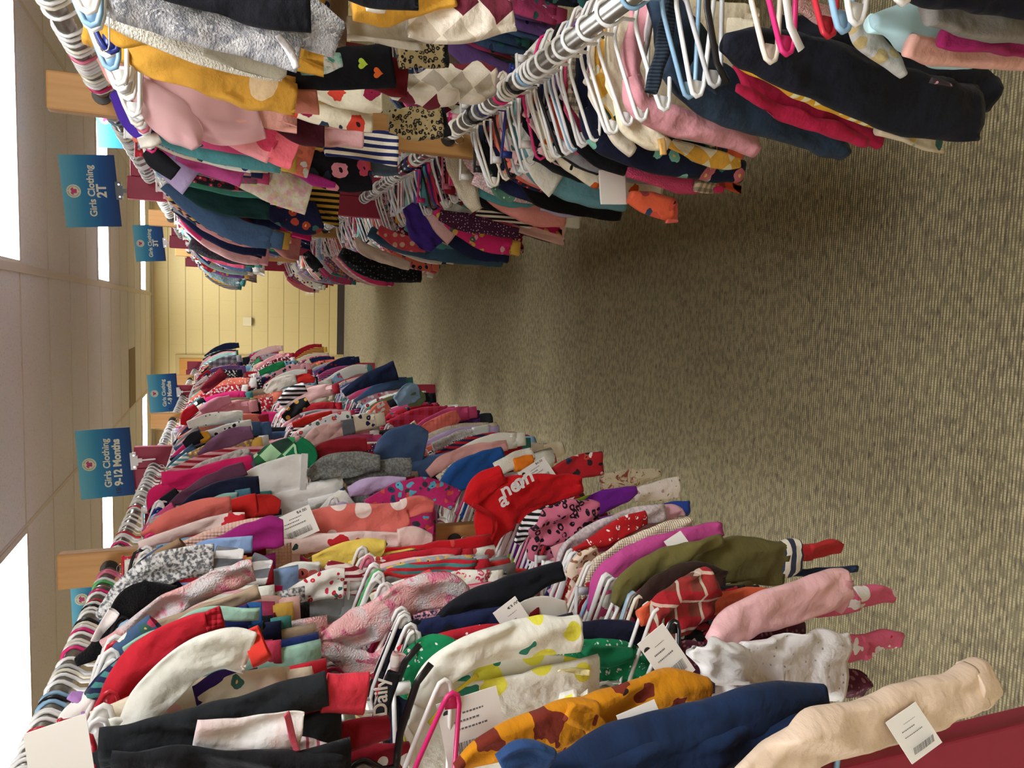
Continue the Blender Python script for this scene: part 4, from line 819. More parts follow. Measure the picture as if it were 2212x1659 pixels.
H('LL', 2.2, 'top', 'sweatshirt', 'royal blue sweatshirt with a full sleeve left of the bright red sleeveless top', 'sweatshirt', (RB_, RB_), [
 ('sleeve', 0, [(960, 1062, 20), (990, 1030, 32), (1035, 1003, 28), (1088, 982, 18)], {'th': .03})])
H('LL', 2.3, 'top', S, 'beige shirt with grey leopard spots behind the royal blue sweatshirt', 'shirt', (fab('#b8ab95', 'leopard', '#77705f', '#a59a85'), fab('#b8ab95')), [('sleeve', 0, [(950, 1040, 12), (985, 1012, 14), (1030, 992, 10)])])
H('LL', 2.42, 'top', S, 'powder pink shirt with a straight sleeve on the left bottom rail', 'shirt', (fab('#cf9b94'), fab('#cf9b94')), [('sleeve', 0, [(925, 1025, 10), (960, 1000, 18), (1025, 972, 13), (1095, 962, 11)])])
H('LL', 2.7, 'top', S, 'light grey marl shirt sleeve on the left bottom rail', 'shirt', (fab('#9d9e97', 'marl', '#b9b9b3'), fab('#c7cfc9')), [('sleeve', 0, [(935, 965, 10), (985, 945, 12), (1025, 934, 10)]), ('cuff', 1, [(1020, 934, 12), (1055, 928, 12)], {'sub': True})])
H('LL', 2.95, 'top', 'sweater', 'coral pink bobble knit sweater on the left bottom rail', 'sweater', (fab('#cf6a5c', 'knit', sc=2.2), fab('#cf6a5c')), [('sleeve', 0, [(895, 950, 14), (930, 930, 20), (975, 905, 18), (990, 896, 12)])])
H('LL', 3.1, 'skirt', 'tutu', 'purple glitter tutu at the foot of the left bottom rail', 'skirt', (fab('#3f2357', 'glitter', '#8a6aa8'), fab('#3f2357')), [('frill', 0, [(985, 915, 14), (1010, 905, 20), (1035, 905, 18)], {'ruffle': .2})])
H('LL', 3.3, 'top', S, 'coral shirt with cartoon faces on the left bottom rail', 'shirt', (fab('#cf6f5c', 'animals', '#e6ddd4', '#26262b', .5), fab('#3f8a8c')), [('sleeve', 0, [(795, 920, 12), (818, 890, 18), (840, 876, 12)])])
H('LL', 3.45, 'top', 'tutu', 'light blue and sage tulle skirt on the left bottom rail', 'skirt', (fab('#7895ab'), fab('#5f6f4c')), [('frill', 0, [(855, 868, 12), (885, 850, 22), (905, 845, 16)], {'ruffle': .2}), ('frill', 1, [(880, 868, 12), (905, 860, 16), (918, 858, 8)])])
H('LL', 4.3, 'pants', 'jeans', 'dark navy jeans leg angled upward over the carpet', 'jeans', (fab('#16203a', 'denim', '#1d2a48'), fab('#16203a')), [('leg', 0, [(742, 850, 8), (785, 825, 14), (830, 808, 19), (855, 800, 22)], {'th': .03})])
# ================================================================== right top rail
LEOF = fab('#aeaeb2', 'cloud', '#7d7f86', '#c4c4c6', .45, 1)
H('RU', 1.12, 'none', 'trousers', 'black trousers at the near end of the right top rail', 'pants', (fab('#101118'), fab('#101118')), [
 ('leg', 0, [(330, -60, 50), (450, -20, 44), (560, 10, 46), (668, 20, 48)], {'th': .02})])
H('RU', 1.09, 'none', 'leggings', 'short black leggings hem over the mustard sweater', 'pants', (fab('#14151c'), fab('#14151c')), [
 ('leg', 0, [(730, -30, 26), (820, -22, 34), (903, -14, 34)], {'th': .018})])
H('RU', 1.16, 'none', 'vest', 'grey snow leopard fleece vest on the right top rail', 'vest', (LEOF, fab('#c7c3c4')), [
 ('panel', 0, [(210, -10, 36), (330, 12, 56), (450, 50, 52), (560, 85, 46), (648, 112, 44)], {'th': .03}),
 ('panel', 0, [(600, 20, 40), (670, 50, 56), (735, 85, 40)], {'dy': .02, 'th': .02}),
 ('hem_band', 1, [(600, 75, 8), (622, 110, 8), (640, 150, 6)], {'dy': -.03, 'hollow': False})], ck='#f0f0ee')
H('RU', 1.22, 'none', 'vest', 'cream fleece vest lining under the grey leopard vest', 'vest', (fab('#c9c4b6', fuzz=1), fab('#8c8573')), [
 ('panel', 0, [(195, 22, 14), (300, 55, 26), (420, 100, 34), (520, 130, 30), (612, 158, 20)], {'th': .016}), ('lining', 1, [(440, 105, 10), (520, 125, 22), (600, 145, 24), (620, 150, 16)], {'dy': -.02, 'th': .008})], hang='wire')
MUS = fab('#b98a35', 'hearts', '#cbb28c', None, 1.4)
H('RU', 1.4, 'none', 'trousers', 'mustard trousers with pale hearts hanging from a wire hanger', 'pants', (MUS, MUS), [
 ('leg', 0, [(180, 75, 18), (290, 105, 38), (420, 150, 42), (540, 190, 40), (640, 210, 34)], {'th': .03, 'wr': .009}), ('leg', 0, [(400, 130, 20), (520, 160, 24), (636, 190, 26)], {'dy': .03})], hang='wire')
H('RU', 1.45, 'none', 'trousers', 'salmon pink trousers end below the mustard trousers', 'pants', (fab('#c07a6c'), fab('#c07a6c')), [('leg', 0, [(560, 215, 22), (640, 215, 28), (686, 216, 30)])])
H('RU', 1.24, 'top', 'sweater', 'golden yellow sweater with white cuff at the top of the right rail', 'sweater', (fab('#c08f34'), fab('#c08f34')), [
 ('front', 0, [(760, 12, 30), (830, 15, 38), (900, 5, 26), (980, -10, 22)], {'th': .02}), ('cuff', fab('#d9cfc0'), [(790, 12, 14), (815, 16, 13), (832, 20, 9)], {'dy': -.03})])
H('RU', 1.3, 'none', 'cardigan', 'cream woolly cardigan with a white edge above the leopard skirt', 'cardigan', (fab('#a39a87'), fab('#b9b4a8')), [
 ('front', 0, [(750, 60, 20), (830, 65, 28), (910, 50, 46), (925, 40, 44)], {'th': .012}), ('edging', 1, [(750, 78, 6), (830, 90, 7), (912, 102, 6)], {'dy': -.015, 'th': .01, 'hollow': False})])
PLD2 = fab('#b8ad9c', 'diamond', '#d3cabb', '#5e1f2e', 1.15); 
H('RU', 1.26, 'none', 'dress', 'larger cream, maroon and green diamond plaid dress, closest to the viewer', 'dress', (PLD2, PLD2), [('skirt', 0, [(880, 20, 60), (960, 30, 66), (1040, 20, 68), (1090, 5, 62)], {'th': .02, 'wr': .01})])
H('RU', 1.52, 'none', 'dress', 'second diamond plaid dress hanging past the leopard skirt', 'dress', (fab('#a89f90', 'diamond', '#cfc7b8', '#64202d', 1.0), PLD2), [('skirt', 0, [(845, 195, 20), (920, 190, 40), (1000, 182, 42), (1066, 180, 32)], {'th': .03, 'wr': .012})])
LEO = fab('#9f8f68', 'leopard', '#16151a', '#857450', .6)
H('RU', 1.42, 'none', 'skirt', 'leopard print skirt between the two diamond plaid dresses', 'skirt', (LEO, fab('#101014')), [('skirt', 0, [(860, 120, 26), (910, 120, 28), (958, 120, 26)], {'th': .02}), ('hem', 1, [(952, 118, 26), (966, 118, 26)], {'sub': True})])
H('RU', 1.66, 'none', 'skirt', 'lower leopard print skirt with black hem beside the wooden post', 'skirt', (LEO, fab('#101014')), [('skirt', 0, [(840, 262, 22), (890, 266, 34), (955, 266, 32)], {'th': .025}), ('hem', 1, [(950, 264, 32), (966, 262, 31)], {'sub': True})])
t = H('RU', 1.45, 'none', 'pants', 'black pants with one green and one orange heart', 'pants', (fab('#0e0f15'), fab('#0e0f15')), [('leg', 0, [(610, 160, 30), (700, 155, 38), (780, 145, 46), (848, 142, 46)], {'th': .02})])
for (hx, hy, hc) in ((783, 137, '#b4cf4a'), (816, 157, '#e0642a')):
    q = t.matrix_basis.inverted() @ at(hx, hy, 1.425); n_ = 20; pts = [(q.x+.0006*16*sin(a)**3, q.y, q.z+.0006*(13*cos(a)-5*cos(2*a)-2*cos(3*a)-cos(4*a))) for a in [k/n_*2*pi for k in range(n_)]]
    put('heart_patch', raw('heart_patch', pts+[(x, y-.003, z) for x, y, z in pts], [tuple(range(n_)), tuple(range(2*n_-1, n_-1, -1))]+[(k, (k+1) % n_, n_+(k+1) % n_, n_+k) for k in range(n_)], fab(hc), False), t)
H('RU', 1.47, 'none', 'pants', 'dark red square-hemmed pants right of the heart pants', 'pants', (fab('#5c1018'), fab('#5c1018')), [('leg', 0, [(800, 165, 30), (840, 165, 42), (880, 172, 40)])])
H('RU', 1.4, 'none', 'blouse', 'aqua and white ruffled blouse hem under the leopard vest', 'shirt', (fab('#8fc0b8', 'cloud', '#d8e0d8', '#4b9a92', .6), fab('#8fc0b8')), [('hem', 0, [(648, 150, 12), (690, 140, 20), (738, 130, 14)], {'ruffle': .1})])
FLW = fab('#d9cfb8', 'bigfloral', '#8f1f45', '#c23f2f', .75)
H('RU', 1.6, 'none', 'leggings', 'cream leggings with red and navy flowers, upper pair', 'pants', (FLW, FLW), [('leg', 0, [(640, 190, 10), (720, 205, 24), (780, 212, 28), (826, 220, 26)])])
H('RU', 1.63, 'none', 'leggings', 'cream leggings with red and navy flowers, lower leg above the stripes', 'pants', (FLW, FLW), [('leg', 0, [(600, 232, 10), (690, 246, 22), (760, 256, 24), (804, 262, 22)])])
# tulle dress and dotted shirt
t = H('RU', 1.66, 'top', 'dress', 'pale pink tulle dress with a long sheer veil on the right top rail', 'dress', (fab('#cd968a'), fab('#cd968a')), [
 ('sleeve', 0, [(215, 122, 10), (260, 160, 30), (320, 190, 34)], {'th': .02}),
 ('tulle_skirt', sheer('pink_tulle', '#e0b4b4', .62), [(270, 150, 26), (340, 185, 56), (420, 215, 76), (490, 228, 84), (545, 215, 84)], {'th': .03, 'wr': .008}),
 ('tulle_skirt', sheer('pink_tulle', '#e0b4b4', .62), [(290, 180, 22), (350, 235, 44), (400, 285, 40), (425, 320, 14)], {'th': .02, 'dy': -.03}),
 ('bow', fab('#d9c4bd'), [(498, 212, 8), (515, 210, 12), (528, 214, 7)], {'dy': -.06})], var=1)
t = H('RU', 1.72, 'top', S, 'pink shirt with raspberry dots and a coral cuff, pointing into the aisle', 'shirt', (fab('#d9898c', 'bigdots', '#c43f5c', None, 1.2), fab('#e06470')), [
 ('sleeve', 0, [(380, 215, 26), (460, 235, 56), (530, 268, 60), (600, 308, 50)], {'th': .028}), ('cuff', 1, [(592, 304, 48), (620, 316, 46), (642, 326, 42)], {'sub': True, 'th': .026})], var=1)
H('RU', 1.7, 'none', 'pants', 'maroon pants behind the coral cuff', 'pants', (fab('#3a0c18'), fab('#3a0c18')), [('leg', 0, [(600, 262, 20), (650, 285, 26), (700, 292, 26)])])
H('RU', 1.76, 'none', 'shorts', 'pale pink gathered shorts above the navy stripes', 'shorts', (fab('#cfa0a2'), fab('#cfa0a2')), [('leg', 0, [(690, 295, 18), (740, 298, 18), (785, 302, 16)], {'wr': .009})])
H('RU', 1.82, 'none', S, 'navy and white striped shirt body with straight hem', 'shirt', (fab('#1c2452', 'vstripes', '#d6cfbf', None, 1.0), fab('#1c2452')), [('front', 0, [(700, 322, 14), (760, 318, 26), (810, 318, 32), (858, 322, 36)], {'th': .02})])
H('RU', 1.8, 'top', 'hoodie', 'purple hooded top with lilac collar beside the wooden post', 'sweatshirt', (fab('#3f2585'), fab('#d4d0c4')), [
 ('sleeve', 0, [(245, 200, 10), (275, 240, 24), (300, 275, 24), (325, 290, 14)]), ('cuff', 1, [(300, 310, 12), (325, 305, 14), (345, 298, 12)])])
H('RU', 1.92, 'top', S, 'white floral shirt with teal and navy flowers', 'shirt', (fab('#d3d3c9', 'bigfloral', '#3f9a98', '#2d3a62', .7), fab('#d3d3c9')), [('sleeve', 0, [(380, 300, 12), (440, 325, 24), (500, 345, 22), (545, 360, 14)])])
H('RU', 1.98, 'top', 'hooded_towel', 'black and white baby top with a big round eye print', 'shirt', (fab('#15161b', 'hearts', '#d8d6d2'), fab('#c7c4bf')), [('panel', 0, [(315, 325, 12), (340, 345, 22), (380, 375, 18)])], ck='#e0307a')
H('RU', 2.08, 'top', S, 'orchid pink shirt with a long plain sleeve on the right top rail', 'shirt', (fab('#b24a88'), fab('#b24a88')), [('sleeve', 0, [(380, 340, 6), (430, 355, 16), (480, 368, 20), (524, 385, 20)])])
H('RU', 2.12, 'none', 'leggings', 'black leggings with pink and red flowers', 'pants', (fab('#111018', 'bigfloral', '#b5455f', '#d48a9a', .8), fab('#111018')), [('leg', 0, [(640, 350, 20), (700, 365, 40), (760, 372, 42), (800, 372, 38)], {'th': .02})])
H('RU', 2.1, 'none', S, 'hot magenta shirt hem under the black flower leggings', 'shirt', (fab('#9c2a7a'), fab('#9c2a7a')), [('hem', 0, [(635, 370, 6), (680, 388, 12), (725, 400, 6)])])
H('RU', 2.22, 'top', 'dress', 'ivory dress with washed pink and yellow flowers', 'dress', (fab('#cdc9b6', 'cloud', '#c9a2a4', '#c4c07a', .6), fab('#cdc9b6')), [('skirt', 0, [(450, 365, 10), (520, 380, 26), (600, 405, 38), (668, 428, 40)], {'th': .02})], var=1)
H('RU', 2.2, 'none', 'pants', 'slate blue denim pants above the lower hangers', 'pants', (fab('#4f5f74', 'denim', '#43536a'), fab('#4f5f74')), [('leg', 0, [(790, 358, 14), (830, 362, 18), (858, 362, 18)])])
H('RU', 2.45, 'top', S, 'dark bottle green velvet shirt with a long sleeve', 'shirt', (fab('#12302f'), fab('#12302f')), [('sleeve', 0, [(392, 410, 8), (450, 430, 24), (520, 445, 24), (582, 455, 20)])])
H('RU', 2.6, 'top', S, 'wine red shirt with dotted peach collar on the right top rail', 'shirt', (fab('#58101f'), fab('#b8473f', 'tinydots', '#d9b48a')), [('sleeve', 0, [(400, 430, 8), (440, 458, 20), (500, 482, 22), (545, 495, 16)]), ('collar_fold', 1, [(385, 430, 8), (405, 452, 10), (420, 462, 6)])])
H('RU', 2.55, 'none', 'dress', 'navy dress with scattered red flowers, longest on the right top rail', 'dress', (fab('#161a38', 'floral', '#8c2a2c', '#a8412f', 1.4), fab('#161a38')), [('skirt', 0, [(560, 445, 12), (610, 460, 28), (660, 470, 38), (690, 462, 30)], {'th': .02})])
H('RU', 2.85, 'none', 'leggings', 'pink floral leggings rolled beside the grey pants', 'pants', (fab('#cf8f88', 'floral', '#a8413f', '#5c4a52'), fab('#cf8f88')), [('leg', 0, [(530, 498, 6), (580, 508, 12), (630, 514, 13)])])
H('RU', 2.95, 'none', 'pants', 'grey pants with white rib ends', 'pants', (fab('#6d6a68'), fab('#bcb8ad')), [('leg', 0, [(520, 508, 10), (560, 515, 12), (590, 520, 12)]), ('cuff', 1, [(588, 520, 12), (625, 528, 11)], {'sub': True})])
H('RU', 3.3, 'top', 'sweater', 'deep red sweater with white hearts beside the 3T sign', 'sweater', (fab('#801820', 'hearts', '#cfc4bd', None, .9), fab('#15161b')), [('sleeve', 0, [(445, 510, 8), (500, 522, 16), (550, 538, 16)]), ('cuff', 1, [(548, 540, 14), (568, 545, 14)], {'sub': True})])
H('RU', 3.6, 'top', 'jacket', 'charcoal knitted jacket on thin wire hangers, right top rail', 'jacket', (fab('#23262a', 'marl', '#3a3e42'), fab('#23262a')), [('sleeve', 0, [(410, 525, 10), (450, 540, 16), (500, 555, 14), (545, 562, 12)])], hang='wire')
H('RU', 3.9, 'top', S, 'watermelon pink shirt sleeve, right top rail beyond the 3T sign', 'shirt', (fab('#c4506a'), fab('#c4506a')), [('sleeve', 0, [(440, 552, 7), (480, 562, 10), (530, 572, 9)])])
H('RU', 3.4, 'none', 'trousers', 'dusty rose ribbed trousers hanging over the lower rail', 'pants', (fab('#b07a74'), fab('#b07a74')), [('leg', 0, [(590, 525, 10), (620, 535, 22), (648, 540, 24)])])
# ================================================================== right bottom rail
H('RL', .66, 'none', 'trousers', 'very dark navy trousers at the top right corner of the picture', 'pants', (fab('#0d101d'), fab('#0d101d')), [('leg', 0, [(1950, -40, 40), (2100, -30, 56), (2300, -20, 60)], {'th': .02})])
H('RL', .7, 'none', 'pants', 'stone grey pants below the dark navy trousers', 'pants', (fab('#77726c'), fab('#77726c')), [('leg', 0, [(2000, 30, 30), (2120, 55, 34), (2300, 72, 34)])])
H('RL', .73, 'none', 'pants', 'magenta pants between the stone grey and pale pink ones', 'pants', (fab('#8a1d52'), fab('#8a1d52')), [('leg', 0, [(2040, 80, 18), (2120, 96, 20), (2300, 108, 20)])])
H('RL', .76, 'none', 'pants', 'pale peach pants lowest in the near right corner', 'pants', (fab('#c9998c'), fab('#c9998c')), [('leg', 0, [(1960, 100, 22), (2080, 118, 24), (2300, 135, 20)])])
H('RL', .78, 'none', 'skirt', 'light blue sheer tulle skirt with a grey lining', 'skirt', (sheer('blue_tulle', '#bfe3ea', .8), fab('#b4dbe4')), [
 ('lining', 1, [(1880, 50, 18), (1950, 60, 30), (2030, 72, 34), (2075, 80, 26)], {'dy': .015}), ('tulle_skirt', 0, [(1885, 48, 18), (1950, 58, 50), (2040, 72, 72), (2105, 82, 66)], {'th': .03, 'ruffle': .04})], hang='flat', ck='#f0f0ee')
H('RL', .83, 'none', S, 'light grey shirt with faint gold flowers hanging in a point', 'shirt', (fab('#a7a6a2', 'spots', '#a79468', None, 1.4), fab('#a7a6a2')), [('sleeve', 0, [(1840, 30, 20), (1870, 80, 28), (1915, 125, 24), (1945, 165, 12)])], ck='#e0307a')
H('RL', .86, 'none', 'cardigan', 'pale pink fleece cardigan folded at the top of the right bottom rail', 'cardigan', (fab('#c59b98', fuzz=1), fab('#c59b98')), [('sleeve', 0, [(1715, 10, 14), (1780, 32, 22), (1850, 52, 18)])])
DKN = fab('#11141f')
H('RL', .93, 'none', 'trousers', 'long black cotton trousers with a tiny flower print, crossing the right side', 'pants', (DKN, DKN), [
 ('leg', 0, [(1560, 95, 18), (1640, 110, 50), (1760, 150, 66), (1880, 195, 66), (2000, 230, 66), (2110, 245, 58)], {'th': .03}),
 ('leg', 0, [(1680, 60, 30), (1800, 90, 46), (1950, 140, 60), (2060, 185, 60), (2140, 205, 36)], {'dy': .03, 'th': .03}),
 ('flower_print', fab('#3a3038', 'tinydots', '#c98fa0', None, .8), [(2018, 170, 6), (2040, 176, 8), (2062, 182, 6)], {'dy': -.045, 'th': .004, 'hollow': False})], hang='flat', ck='#1b1b1e')
H('RL', .99, 'none', 'skirt', 'golden yellow skirt with small white daisies', 'skirt', (fab('#cc9a26', 'dots', '#e0cfa0', None, .7), fab('#cc9a26')), [('panel', 0, [(1600, 132, 10), (1680, 165, 26), (1780, 210, 26), (1870, 250, 22), (1935, 275, 14)], {'th': .02})])
H('RL', 1.01, 'none', 'leggings', 'cream leggings with pale green leaves under the daisy skirt', 'pants', (fab('#c2b59c', 'floral', '#8a9a7a', '#c9a866', 1.2), fab('#c2b59c')), [('leg', 0, [(1900, 270, 20), (1970, 290, 28), (2040, 306, 26)])])
H('RL', 1.05, 'none', 'trousers', 'crimson red trousers with a black gap between the legs', 'pants', (fab('#a31b40'), fab('#a31b40')), [
 ('leg', 0, [(1585, 140, 8), (1640, 190, 26), (1740, 235, 24), (1840, 280, 22), (1905, 305, 18)]), ('leg', 0, [(1590, 190, 8), (1680, 240, 16), (1780, 275, 16), (1870, 308, 12)], {'dy': -.02})], ck='#8fb7d6')
DN = fab('#1d2836', 'denim', '#2a3a4c')
H('RL', 1.13, 'none', 'jeans', 'dark blue jeans with gathered elastic waist on a white hanger', 'jeans', (DN, fab('#26303c', 'vstripes', '#121820', None, .35)), [
 ('seat', 0, [(1415, -30, 26), (1445, 40, 44), (1480, 110, 66), (1520, 170, 66)], {'th': .04}),
 ('leg', 0, [(1440, 120, 40), (1530, 190, 58), (1640, 245, 46), (1740, 285, 36), (1822, 318, 30)], {'th': .035, 'dy': -.01}),
 ('elastic_waist', 1, [(1452, -20, 15), (1442, 60, 17), (1425, 130, 17), (1405, 200, 13)], {'dy': -.05, 'th': .014}),
 ('pocket', fab('#1a2430', 'denim', '#33475a'), [(1500, 130, 26), (1535, 165, 30), (1555, 190, 24)], {'dy': -.055, 'th': .006, 'hollow': False})], ck='#f0f0ee')
H('RL', 1.2, 'none', S, 'dusty pink shirt with a ruffled edge and full long sleeve', 'shirt', (fab('#c3888f'), fab('#b9aeae')), [
 ('front', 0, [(1385, -20, 16), (1378, 60, 26), (1365, 140, 24), (1370, 190, 20)], {'th': .02}), ('frill', 1, [(1405, -10, 6), (1400, 60, 8), (1388, 120, 6)], {'dy': -.02, 'ruffle': .1}),
 ('sleeve', 0, [(1365, 165, 20), (1385, 225, 34), (1450, 258, 32), (1540, 285, 28), (1632, 318, 22)], {'th': .025, 'dy': -.01})])
H('RL', 1.26, 'top', S, 'cream cap-sleeve top with a tan tag on the right bottom rail', 'shirt', (fab('#d6cdb4'), fab('#c29a5a')), [('sleeve', 0, [(1330, 215, 12), (1355, 260, 30), (1395, 295, 26), (1438, 315, 14)]), ('cloth_tag', 1, [(1425, 300, 8), (1430, 320, 8), (1432, 335, 7)], {'dy': -.02})])
H('RL', 1.3, 'tee', S, 'white shirt with large mustard arrows and soft cuff', 'shirt', (fab('#d2c8ac', 'diamond', '#c9993c', '#d2c8ac', 1.0), fab('#d2c8ac')), [('sleeve', 0, [(1440, 300, 10), (1500, 330, 18), (1560, 348, 16), (1600, 352, 10)])])
H('RL', 1.33, 'tee', S, 'white top with pink, olive and aqua circles', 'shirt', (fab('#d8cdbb', 'bigdots', '#cf8a96', None, .9), fab('#d8cdbb')), [('sleeve', 0, [(1305, 165, 12), (1318, 225, 20), (1335, 290, 20), (1370, 328, 14)])])
NVF = fab('#10152b', 'floral', '#b0606c', '#6fa897', 1.5)
H('RL', 1.38, 'top', S, 'navy shirt with pink flowers, leaves and bandage motifs', 'shirt', (NVF, NVF), [('sleeve', 0, [(1262, 235, 18), (1300, 290, 38), (1400, 335, 34), (1500, 360, 28), (1600, 372, 24)], {'th': .028})])
H('RL', 1.46, 'top', 'velvet_top', 'black velvet top with scrolled lace yoke', 'shirt', (fab('#08080c'), fab('#1c1c28', 'spots', '#0a0a10')), [('sleeve', 0, [(1235, 200, 14), (1240, 270, 26), (1285, 335, 24), (1350, 365, 16)]), ('yoke', 1, [(1275, 205, 14), (1300, 240, 22), (1318, 285, 14)], {'dy': -.04})])
H('RL', 1.44, 'top', 'fleece_vest', 'bright pink woolly vest edge with grey dot', 'vest', (fab('#bb3f63', fuzz=1), fab('#8e8a88')), [('front', 0, [(1355, 372, 10), (1420, 386, 18), (1480, 395, 24), (1525, 396, 20)])])
H('RL', 1.42, 'tucked', S, 'black and cream houndstooth cuff poking out past the pink vest', 'shirt', (fab('#b8a58c', 'check', '#1a1518', None, .35), fab('#a82248')), [('sleeve', 0, [(1500, 400, 14), (1525, 400, 18), (1545, 398, 18)]), ('edge', 1, [(1540, 412, 6), (1558, 410, 8)], {'sub': True})])
PUMP = fab('#d8cfb9', 'animals', '#c7551f', '#16161a', .9)
H('RL', 1.58, 'top', S, 'cream shirt printed with orange pumpkins and black bats', 'shirt', (PUMP, PUMP), [
 ('front', 0, [(1180, 240, 20), (1205, 290, 32), (1250, 345, 36), (1300, 385, 28)], {'th': .02}), ('sleeve', 0, [(1290, 380, 24), (1360, 410, 24), (1428, 420, 22)])], var=1)
t = H('RL', 1.52, 'none', 'hang_card', 'blank white card hanging over the teal and pumpkin shirts', 'card', (CARD, CARD), [('card_sheet', CARD, [(1295, 405, 36), (1325, 404, 37), (1353, 403, 38)], {'th': .001, 'wr': .0005, 'hollow': False, 'square': .35})], hang=None)
H('RL', 1.5, 'dress', 'blouse', 'coral orange blouse with yellow roses and lace edge', 'shirt', (fab('#c9583a', 'bigfloral', '#c9a43a', '#8f3a3f', .6), fab('#c9583a')), [('front', 0, [(1360, 425, 12), (1400, 440, 26), (1450, 455, 26)], {'th': .02}), ('lace_edge', fab('#c45a50', 'eyelet', '#5a2018'), [(1438, 455, 26), (1462, 460, 22)], {'ruffle': .08})], var=1)
H('RL', 1.72, 'top', 'sweatshirt', 'dusty teal sweatshirt with smooth shoulder fold', 'sweatshirt', (fab('#5f8d97'), fab('#5f8d97')), [('sleeve', 0, [(1140, 280, 14), (1150, 325, 36), (1200, 380, 38), (1270, 415, 30), (1350, 440, 18)], {'th': .03})], var=1)
H('RL', 1.95, 'top', S, 'jet black shirt with a heavy sleeve under the teal sweatshirt', 'shirt', (fab('#08080b'), fab('#08080b')), [('sleeve', 0, [(1120, 380, 14), (1170, 420, 26), (1250, 440, 28), (1340, 458, 20)])])
H('RL', 2.0, 'top', 'dress', 'green and lilac dress hem hanging behind white hanger ends', 'dress', (fab('#4f7a6a', 'tinydots', '#c9d2c9'), fab('#a39ab5')), [('front', 0, [(1060, 390, 12), (1085, 415, 18), (1110, 430, 10)]), ('underskirt', 1, [(1170, 445, 10), (1220, 455, 14), (1250, 460, 10)])])
H('RL', 2.2, 'top', 'padded_jacket', 'salmon pink padded jacket with a cream fleece lining', 'jacket', (fab('#c8817a'), fab('#c8bda6', fuzz=1)), [
 ('sleeve', 0, [(1010, 320, 14), (1040, 370, 34), (1090, 420, 38), (1160, 450, 38), (1220, 465, 28)], {'th': .035}), ('cuff', fab('#b8b4a4'), [(1215, 468, 22), (1250, 474, 20)], {'sub': True}),
 ('fleece_lining', 1, [(970, 325, 14), (990, 370, 24), (1015, 420, 22), (1030, 455, 12)], {'dy': -.05, 'th': .02})], var=1)
H('RL', 2.35, 'top', 'sweater', 'black sweater with white stripes under the pink padded jacket', 'sweater', (fab('#150f14', 'vstripes', '#cfc6b8', None, .8), fab('#150f14')), [('sleeve', 0, [(1030, 455, 10), (1080, 462, 16), (1150, 478, 16)])])
H('RL', 2.4, 'top', S, 'plum lace shirt with tiny pale flowers', 'shirt', (fab('#3d1a32', 'tinydots', '#a98aa0', None, .7), fab('#3d1a32')), [('sleeve', 0, [(950, 465, 12), (1000, 480, 20), (1060, 492, 16), (1120, 505, 12)])])
H('RL', 2.7, 'skirt', 'tutu', 'deep violet tulle tutu on the right bottom rail', 'skirt', (fab('#382473'), fab('#6b62a8')), [('frill', 0, [(880, 445, 10), (905, 480, 34), (930, 510, 36), (945, 530, 24)], {'ruffle': .25, 'wr': .014, 'th': .05})])
H('RL', 3.05, 'dress', 'jumper_dress', 'slate blue denim dress with sprinkled dots', 'dress', (fab('#38566f', 'denim', '#2d4962'), fab('#38566f')), [('front', 0, [(798, 500, 12), (850, 528, 14), (950, 545, 20), (1040, 552, 22), (1085, 560, 18)], {'th': .03})])
H('RL', 3.0, 'top', S, 'coral shirt with pastel dots beside the violet tutu', 'shirt', (fab('#b8404a', 'dots', '#c9a58c'), fab('#b8404a')), [('sleeve', 0, [(818, 495, 10), (860, 520, 16), (920, 535, 12)])])
H('RL', 3.35, 'top', S, 'cream sweatshirt with pink heart lining', 'sweatshirt', (fab('#cdbdb0'), fab('#b8326a')), [('sleeve', 0, [(768, 515, 8), (790, 540, 14), (840, 560, 12), (885, 575, 10)])])
H('RL', 3.6, 'dress', 'dress', 'black dress with silver flecks touching the carpet side', 'dress', (fab('#111417', 'tinydots', '#4a5258', None, 1.2), fab('#111417')), [('skirt', 0, [(735, 545, 12), (780, 570, 22), (840, 590, 20), (910, 598, 12)], {'th': .03})])
H('RL', 4.4, 'top', S, 'black shirt with grey triangles far on the right bottom rail', 'shirt', (fab('#14161a', 'hearts', '#8d8f92', None, .6), fab('#14161a')), [('sleeve', 0, [(660, 545, 8), (675, 565, 12), (692, 582, 10)])])
# ================================================================== the other garments that fill the rails
rng = random.Random(23)
PAL = [('#c98f95', 'dusty pink', 8), ('#d9b0ac', 'pale pink', 8), ('#b8456f', 'rose', 5), ('#a81f2c', 'red', 7), ('#6b1626', 'burgundy', 4), ('#dcd6ca', 'white', 9), ('#c9bfa8', 'cream', 5),
       ('#8f9296', 'grey', 5), ('#17191f', 'black', 6), ('#1b2344', 'navy', 6), ('#3f5878', 'denim blue', 4), ('#8fb6ae', 'mint', 3), ('#4f8f94', 'teal', 3), ('#7ca8c4', 'sky blue', 3), ('#6b4f86', 'purple', 3),
       ('#a99bc0', 'lavender', 3), ('#c08f34', 'mustard', 2), ('#d9745f', 'coral', 4), ('#c8296a', 'hot pink', 4), ('#2f7a52', 'green', 2), ('#5f5a38', 'olive', 1), ('#8a7460', 'tan', 2)]
PW = [p[2] for p in PAL]
PATS = [('plain', '', 14), ('dots', 'dotted', 3), ('tinydots', 'pin-dot', 2), ('floral', 'flowered', 5), ('vstripes', 'striped', 3), ('leopard', 'leopard print', 2), ('check', 'checked', 2), ('marl', 'mottled', 2), ('knit', 'knitted', 2), ('hearts', 'heart print', 1), ('bigfloral', 'large-flowered', 2)]
PTW = [p[2] for p in PATS]
ACC = ['#e3dcd0', '#c2405f', '#1d2340', '#d9a3a8', '#e3dcd0', '#3f7a78', '#8c1f2c', '#c9a24a']
